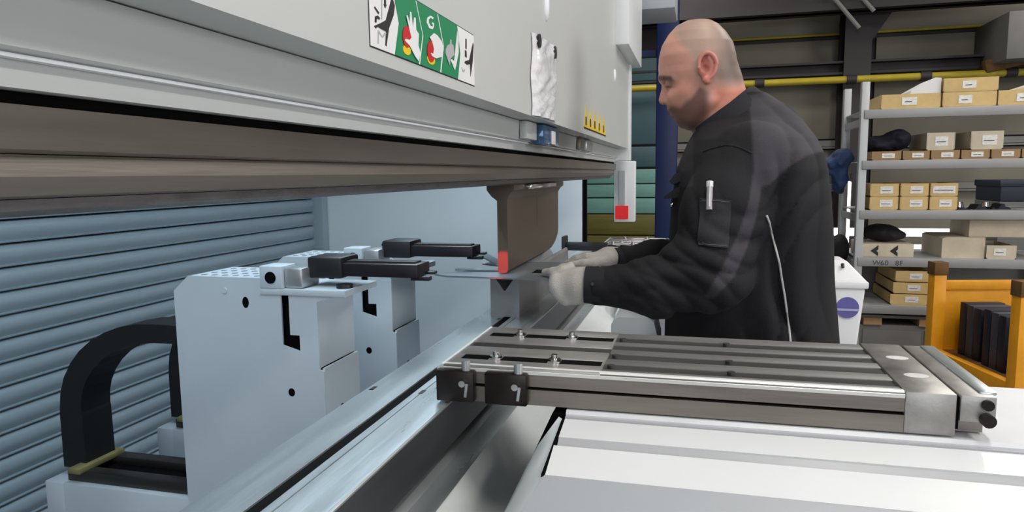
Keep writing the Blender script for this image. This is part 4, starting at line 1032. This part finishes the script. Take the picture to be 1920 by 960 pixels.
poly = np.array([(1402, 178), (1440, 172), (1505, 222), (1548, 282), (1512, 292), (1474, 316), (1444, 346), (1428, 350), (1420, 400), (1402, 462), (1376, 520), (1338, 560), (1322, 556), (1352, 505), (1384, 440), (1404, 380), (1413, 320), (1411, 250)], float)
def inpoly(px, py, P):
    c = np.zeros(len(px), bool); n = len(P); j = n-1
    for i in range(n):
        cond = ((P[i, 1] > py) != (P[j, 1] > py)); xi = (P[j, 0]-P[i, 0])*(py-P[i, 1])/(P[j, 1]-P[i, 1]+1e-9)+P[i, 0]
        c ^= cond & (px < xi); j = i
    return c
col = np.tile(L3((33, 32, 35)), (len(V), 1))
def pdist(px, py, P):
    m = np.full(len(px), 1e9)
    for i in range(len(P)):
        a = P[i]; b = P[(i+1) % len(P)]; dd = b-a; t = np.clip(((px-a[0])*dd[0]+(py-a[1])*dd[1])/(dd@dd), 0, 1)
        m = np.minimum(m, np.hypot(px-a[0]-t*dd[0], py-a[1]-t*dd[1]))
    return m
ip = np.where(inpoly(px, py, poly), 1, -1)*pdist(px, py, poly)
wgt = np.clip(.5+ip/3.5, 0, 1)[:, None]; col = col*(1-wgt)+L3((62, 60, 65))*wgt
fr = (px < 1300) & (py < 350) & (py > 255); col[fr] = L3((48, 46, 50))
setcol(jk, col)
bvh = BVHTree.FromPolygons([tuple(v) for v in V], Fc)
def hit(px, py, off=.002):
    r = RM @ np.array([(px-960)/FPX, -(py-480)/FPX, -1.]); d = Vector(r).normalized()
    h, n, _, _ = bvh.ray_cast(Vector((0, 0, CZ)), d)
    if h is None: h = Vector(bp(px, py, y=1.36)); n = Vector((0, -1, 0))
    if n.dot(d) > 0: n = -n
    return h+n*off, n
def patch(name, m, corners, nu, nv, parent, th=.003, lift=.0015):
    V = []; 
    for j in range(nv+1):
        for i in range(nu+1):
            u, v = i/nu, j/nv
            q = (1-u)*(1-v)*np.array(corners[0])+u*(1-v)*np.array(corners[1])+u*v*np.array(corners[2])+(1-u)*v*np.array(corners[3])
            h, n = hit(q[0], q[1], lift+th); V.append(tuple(h))
    k = len(V); Fc = []
    for j in range(nv):
        for i in range(nu): a = j*(nu+1)+i; Fc.append((a, a+nu+1, a+nu+2, a+1))
    ring = [i for i in range(nu+1)]+[j*(nu+1)+nu for j in range(1, nv+1)]+[nv*(nu+1)+i for i in range(nu-1, -1, -1)]+[j*(nu+1) for j in range(nv-1, 0, -1)]
    for a in ring:
        V.append(tuple(Vector(V[a])+Vector((0, th+lift+.002, 0))))
    for i in range(len(ring)):
        b = (i+1) % len(ring); Fc.append((ring[i], ring[b], k+b, k+i))
    return from_vf(name, V, Fc, m, parent, smooth=.9)
pk = patch('sleeve_pocket', 'pocket', [(1315, 372), (1371, 376), (1364, 467), (1309, 462)], 10, 14, jk)
pk['label'] = 'charcoal sleeve pocket holding a pen'
st = []
for a, b in (((1318, 376), (1367, 379)), ((1316, 459), (1361, 463))):
    path = [hit(a[0]+(b[0]-a[0])*t, a[1]+(b[1]-a[1])*t, .0052)[0] for t in np.linspace(0, 1, 9)]
    B().tube(path, .0006, 6).build('stitching', 'stitch', pk)
h0 = hit(1331, 392, .006)[0]; h1_ = hit(1332, 352, .007)[0]; d = (h1_-h0).normalized()
pen = thing('pen', 'clear pen with white cap sticking out of the sleeve pocket', 'pen', tuple(h0))
B().cyl(h0, h0+d*.042, .0055, 12).build('barrel', 'sign_grey', pen)
B().cyl(h0+d*.042, h0+d*.0525, .0062, 12).build('cap', 'sign_white', pen)
B().cyl(h0+d*.006+Vector((0, -.0065, 0)), h0+d*.05+Vector((0, -.0065, 0)), .0014, 8).build('clip', 'sign_white', pen)
path = [hit(*p, .0015)[0] for p in [(1436, 404), (1442, 418), (1448, 438), (1455, 465), (1461, 495), (1467, 525), (1472, 555), (1476, 585), (1479, 612), (1481, 640), (1482, 665)]]
B().tube(path, .0021, 8).build('piping', 'piping', jk, label='light grey reflective piping')
path = [hit(*p, .0008)[0] for p in [(1318, 285), (1330, 280), (1345, 276), (1360, 272), (1378, 274), (1395, 280), (1410, 288)]]
B().tube(path, .0016, 6).build('seam', 'collar', jk)
for p in ((1112, 533), (1124, 502)):
    h, n = hit(*p, .0); B().cyl(h-n*.002, h+n*.003, .0034, 12).build('snap_button', 'bright_steel', jk)
def flap(pts, y0, y1, m):
    P = [at(*p, 1.50) for p in pts]
    return B().prism([(q[0], q[2]) for q in P], 'y', y0, y1).build('pocket_flap', m, jk)
flap([(1304, 322), (1284, 322), (1266, 326), (1256, 340), (1262, 346), (1280, 338), (1304, 336)], 1.462, 1.56, 'collar')
flap([(1306, 348), (1286, 346), (1268, 352), (1248, 366), (1246, 372), (1264, 370), (1306, 364)], 1.455, 1.57, 'collar')
q = at(1260, 384, 1.46); B().ball(q, .0045).build('snap_button', 'bright_steel', jk)
# cuffs
def cuff(c0, c1, r):
    d = Vector(c1-c0).normalized(); a = Vector(c1)-d*.012; b = Vector(c1)+d*.026
    return B().cyl(a, b, r*1.10, 24, r*1.02).build('cuff', 'collar', jk)
cuff(NS[3][0], NS[4][0], .0352); cuff(FS[3][0], FS[4][0], .030)
# collar: open stand-up band around the neck
V = []; Fc = []; n = 30
for i in range(n+1):
    a = math.radians(-152+304*i/n)      # 0 = back of the neck
    ca, sa = math.cos(a), math.sin(a)
    tb = (1+ca)/2
    qbx = 1306+tb*(1436-1306); qby = 272-tb*(272-186)
    tpx = 1303+tb*(1409-1303); tpy = 247-tb*(247-163)
    b_ = at(qbx, qby); t_ = at(tpx, tpy)
    wb_, wt_ = .088*sa, .073*sa
    for (q, wv, ex) in ((b_, wb_, 0), (t_*.5+b_*.5, (wb_+wt_)/2, .004), (t_, wt_, .003)):
        V.append((q[0]+ca*(.004+ex), YM+wv*(1+.05), q[2]))
    for (q, wv) in ((t_, wt_), (b_, wb_)):
        V.append((q[0]-ca*.004, YM+wv*.95, q[2]-.001))
for i in range(n):
    for k in range(5):
        a0 = i*5+k; a1 = i*5+(k+1) % 5; Fc.append((a0, a1, a1+5, a0+5))
Fc += [(4, 3, 2, 1, 0), tuple(n*5+k for k in range(5))]
from_vf('collar', V, Fc, 'collar', jk, smooth=.9)
# gloves
def glove(label, prims, box_lo, box_hi, k=.008):
    def f(X, Y, Z):
        d = None
        for (a, b, ra, rb, kk) in prims:
            c = cone(X, Y, Z, a, b, ra, rb); d = c if d is None else smin(d, c, kk)
        return d+.0008*fnoise(X, Y, Z, 90, 3)
    V, Fc = snets(f, box_lo, box_hi, .0022)
    o = from_vf('glove', V, Fc, 'glove', man, smooth=4); o['label'] = label; return o
def P3(px, py, Y): return at(px, py, Y)
W = P3(1122, 535, 1.338)
pr = [(W, P3(1085, 537, 1.340), .031, .033, .01)]
# palm: four metacarpal rods fanning to the knuckles
kn = [P3(1042, 524, 1.332), P3(1040, 537, 1.326), P3(1048, 550, 1.326), P3(1060, 561, 1.332)]
ws_ = [P3(1090, 520, 1.345), P3(1090, 531, 1.340), P3(1090, 542, 1.340), P3(1092, 552, 1.345)]
for a, b in zip(ws_, kn): pr.append((a, b, .018, .0125, .012))
for i, q in enumerate(kn):
    l = (.034, .038, .035, .028)[i]
    m1 = q+np.array([-.010+.006*i, l*.9, .004+.004*i]); m2 = m1+np.array([.016, .014, .012-.0]); m3 = m2+np.array([.016, -.004, .006])
    pr += [(q, m1, .0115, .0102, .004), (m1, m2, .0102, .0095, .003), (m2, m3, .0092, .0085, .003)]
t0 = P3(1090, 522, 1.352); t1 = P3(1056, 512, 1.358); t2 = P3(1036, 511, 1.368); t3 = P3(1023, 511, 1.376)
pr += [(t0, t1, .020, .0145, .01), (t1, t2, .0125, .0105, .005), (t2, t3, .0105, .0088, .004)]
glove('pale grey work glove gripping the near edge of the sheet', pr, (-.33, 1.29, 1.06), (-.165, 1.44, 1.19))
W = P3(1168, 487, 1.635)
pr = [(W, P3(1140, 485, 1.63), .029, .028, .01)]
kn = [P3(1100, 484, 1.600), P3(1098, 483, 1.620), P3(1099, 483, 1.640), P3(1104, 484, 1.658)]
ws_ = [P3(1145, 485, 1.612), P3(1145, 484, 1.625), P3(1145, 484, 1.638), P3(1145, 485, 1.65)]
for a, b in zip(ws_, kn): pr.append((a, b, .017, .0115, .012))
for i, q in enumerate(kn):
    l = (.040, .045, .041, .032)[i]
    m1 = q+np.array([-l*.55, 0, -.004]); m2 = m1+np.array([-l*.4, 0, -.011]); m3 = m2+np.array([-.010, 0, -.010])
    pr += [(q, m1, .0105, .0096, .004), (m1, m2, .0096, .0088, .003), (m2, m3, .0086, .0078, .003)]
t0 = P3(1140, 490, 1.602); t1 = P3(1112, 494, 1.578); t2 = P3(1092, 494, 1.566); t3 = P3(1074, 496, 1.560)
pr += [(t0, t1, .017, .0135, .01), (t1, t2, .0118, .0102, .005), (t2, t3, .0102, .0086, .004)]
glove('pale grey work glove pressing on the far part of the sheet', pr, (-.37, 1.52, 1.07), (-.14, 1.70, 1.20))
# trousers and shoes
def trf(X, Y, Z):
    A_ = YM+np.abs(Y-YM)
    d = ellip(X, Y, Z, (.105, YM, .93), (.165, .195, .16))
    d = smin(d, cone(X, A_, Z, (.11, YM+.10, .88), (.085, YM+.11, .48), .105, .075), .05)
    d = smin(d, cone(X, A_, Z, (.085, YM+.11, .48), (.12, YM+.115, .07), .075, .062), .03)
    return d+.004*fnoise(X, Y, Z, 18, 6)
V, Fc = snets(trf, (-.10, 1.30, -.02), (.32, 1.86, 1.12), .011)
from_vf('trousers', V, Fc, 'trousers', man, smooth=4)
for s in (-1, 1):
    def shf(X, Y, Z, s=s):
        c = YM+s*.115
        d = ellip(X, Y, Z, (.115, c, .06), (.055, .045, .06)); d = smin(d, ellip(X, Y, Z, (.0, c, .042), (.11, .048, .042)), .03)
        return np.maximum(d, .002-Z)
    V, Fc = snets(shf, (-.14, YM+s*.115-.07, -.01), (.20, YM+s*.115+.07, .14), .008)
    from_vf('shoe', V, Fc, 'shoe', man, smooth=4)
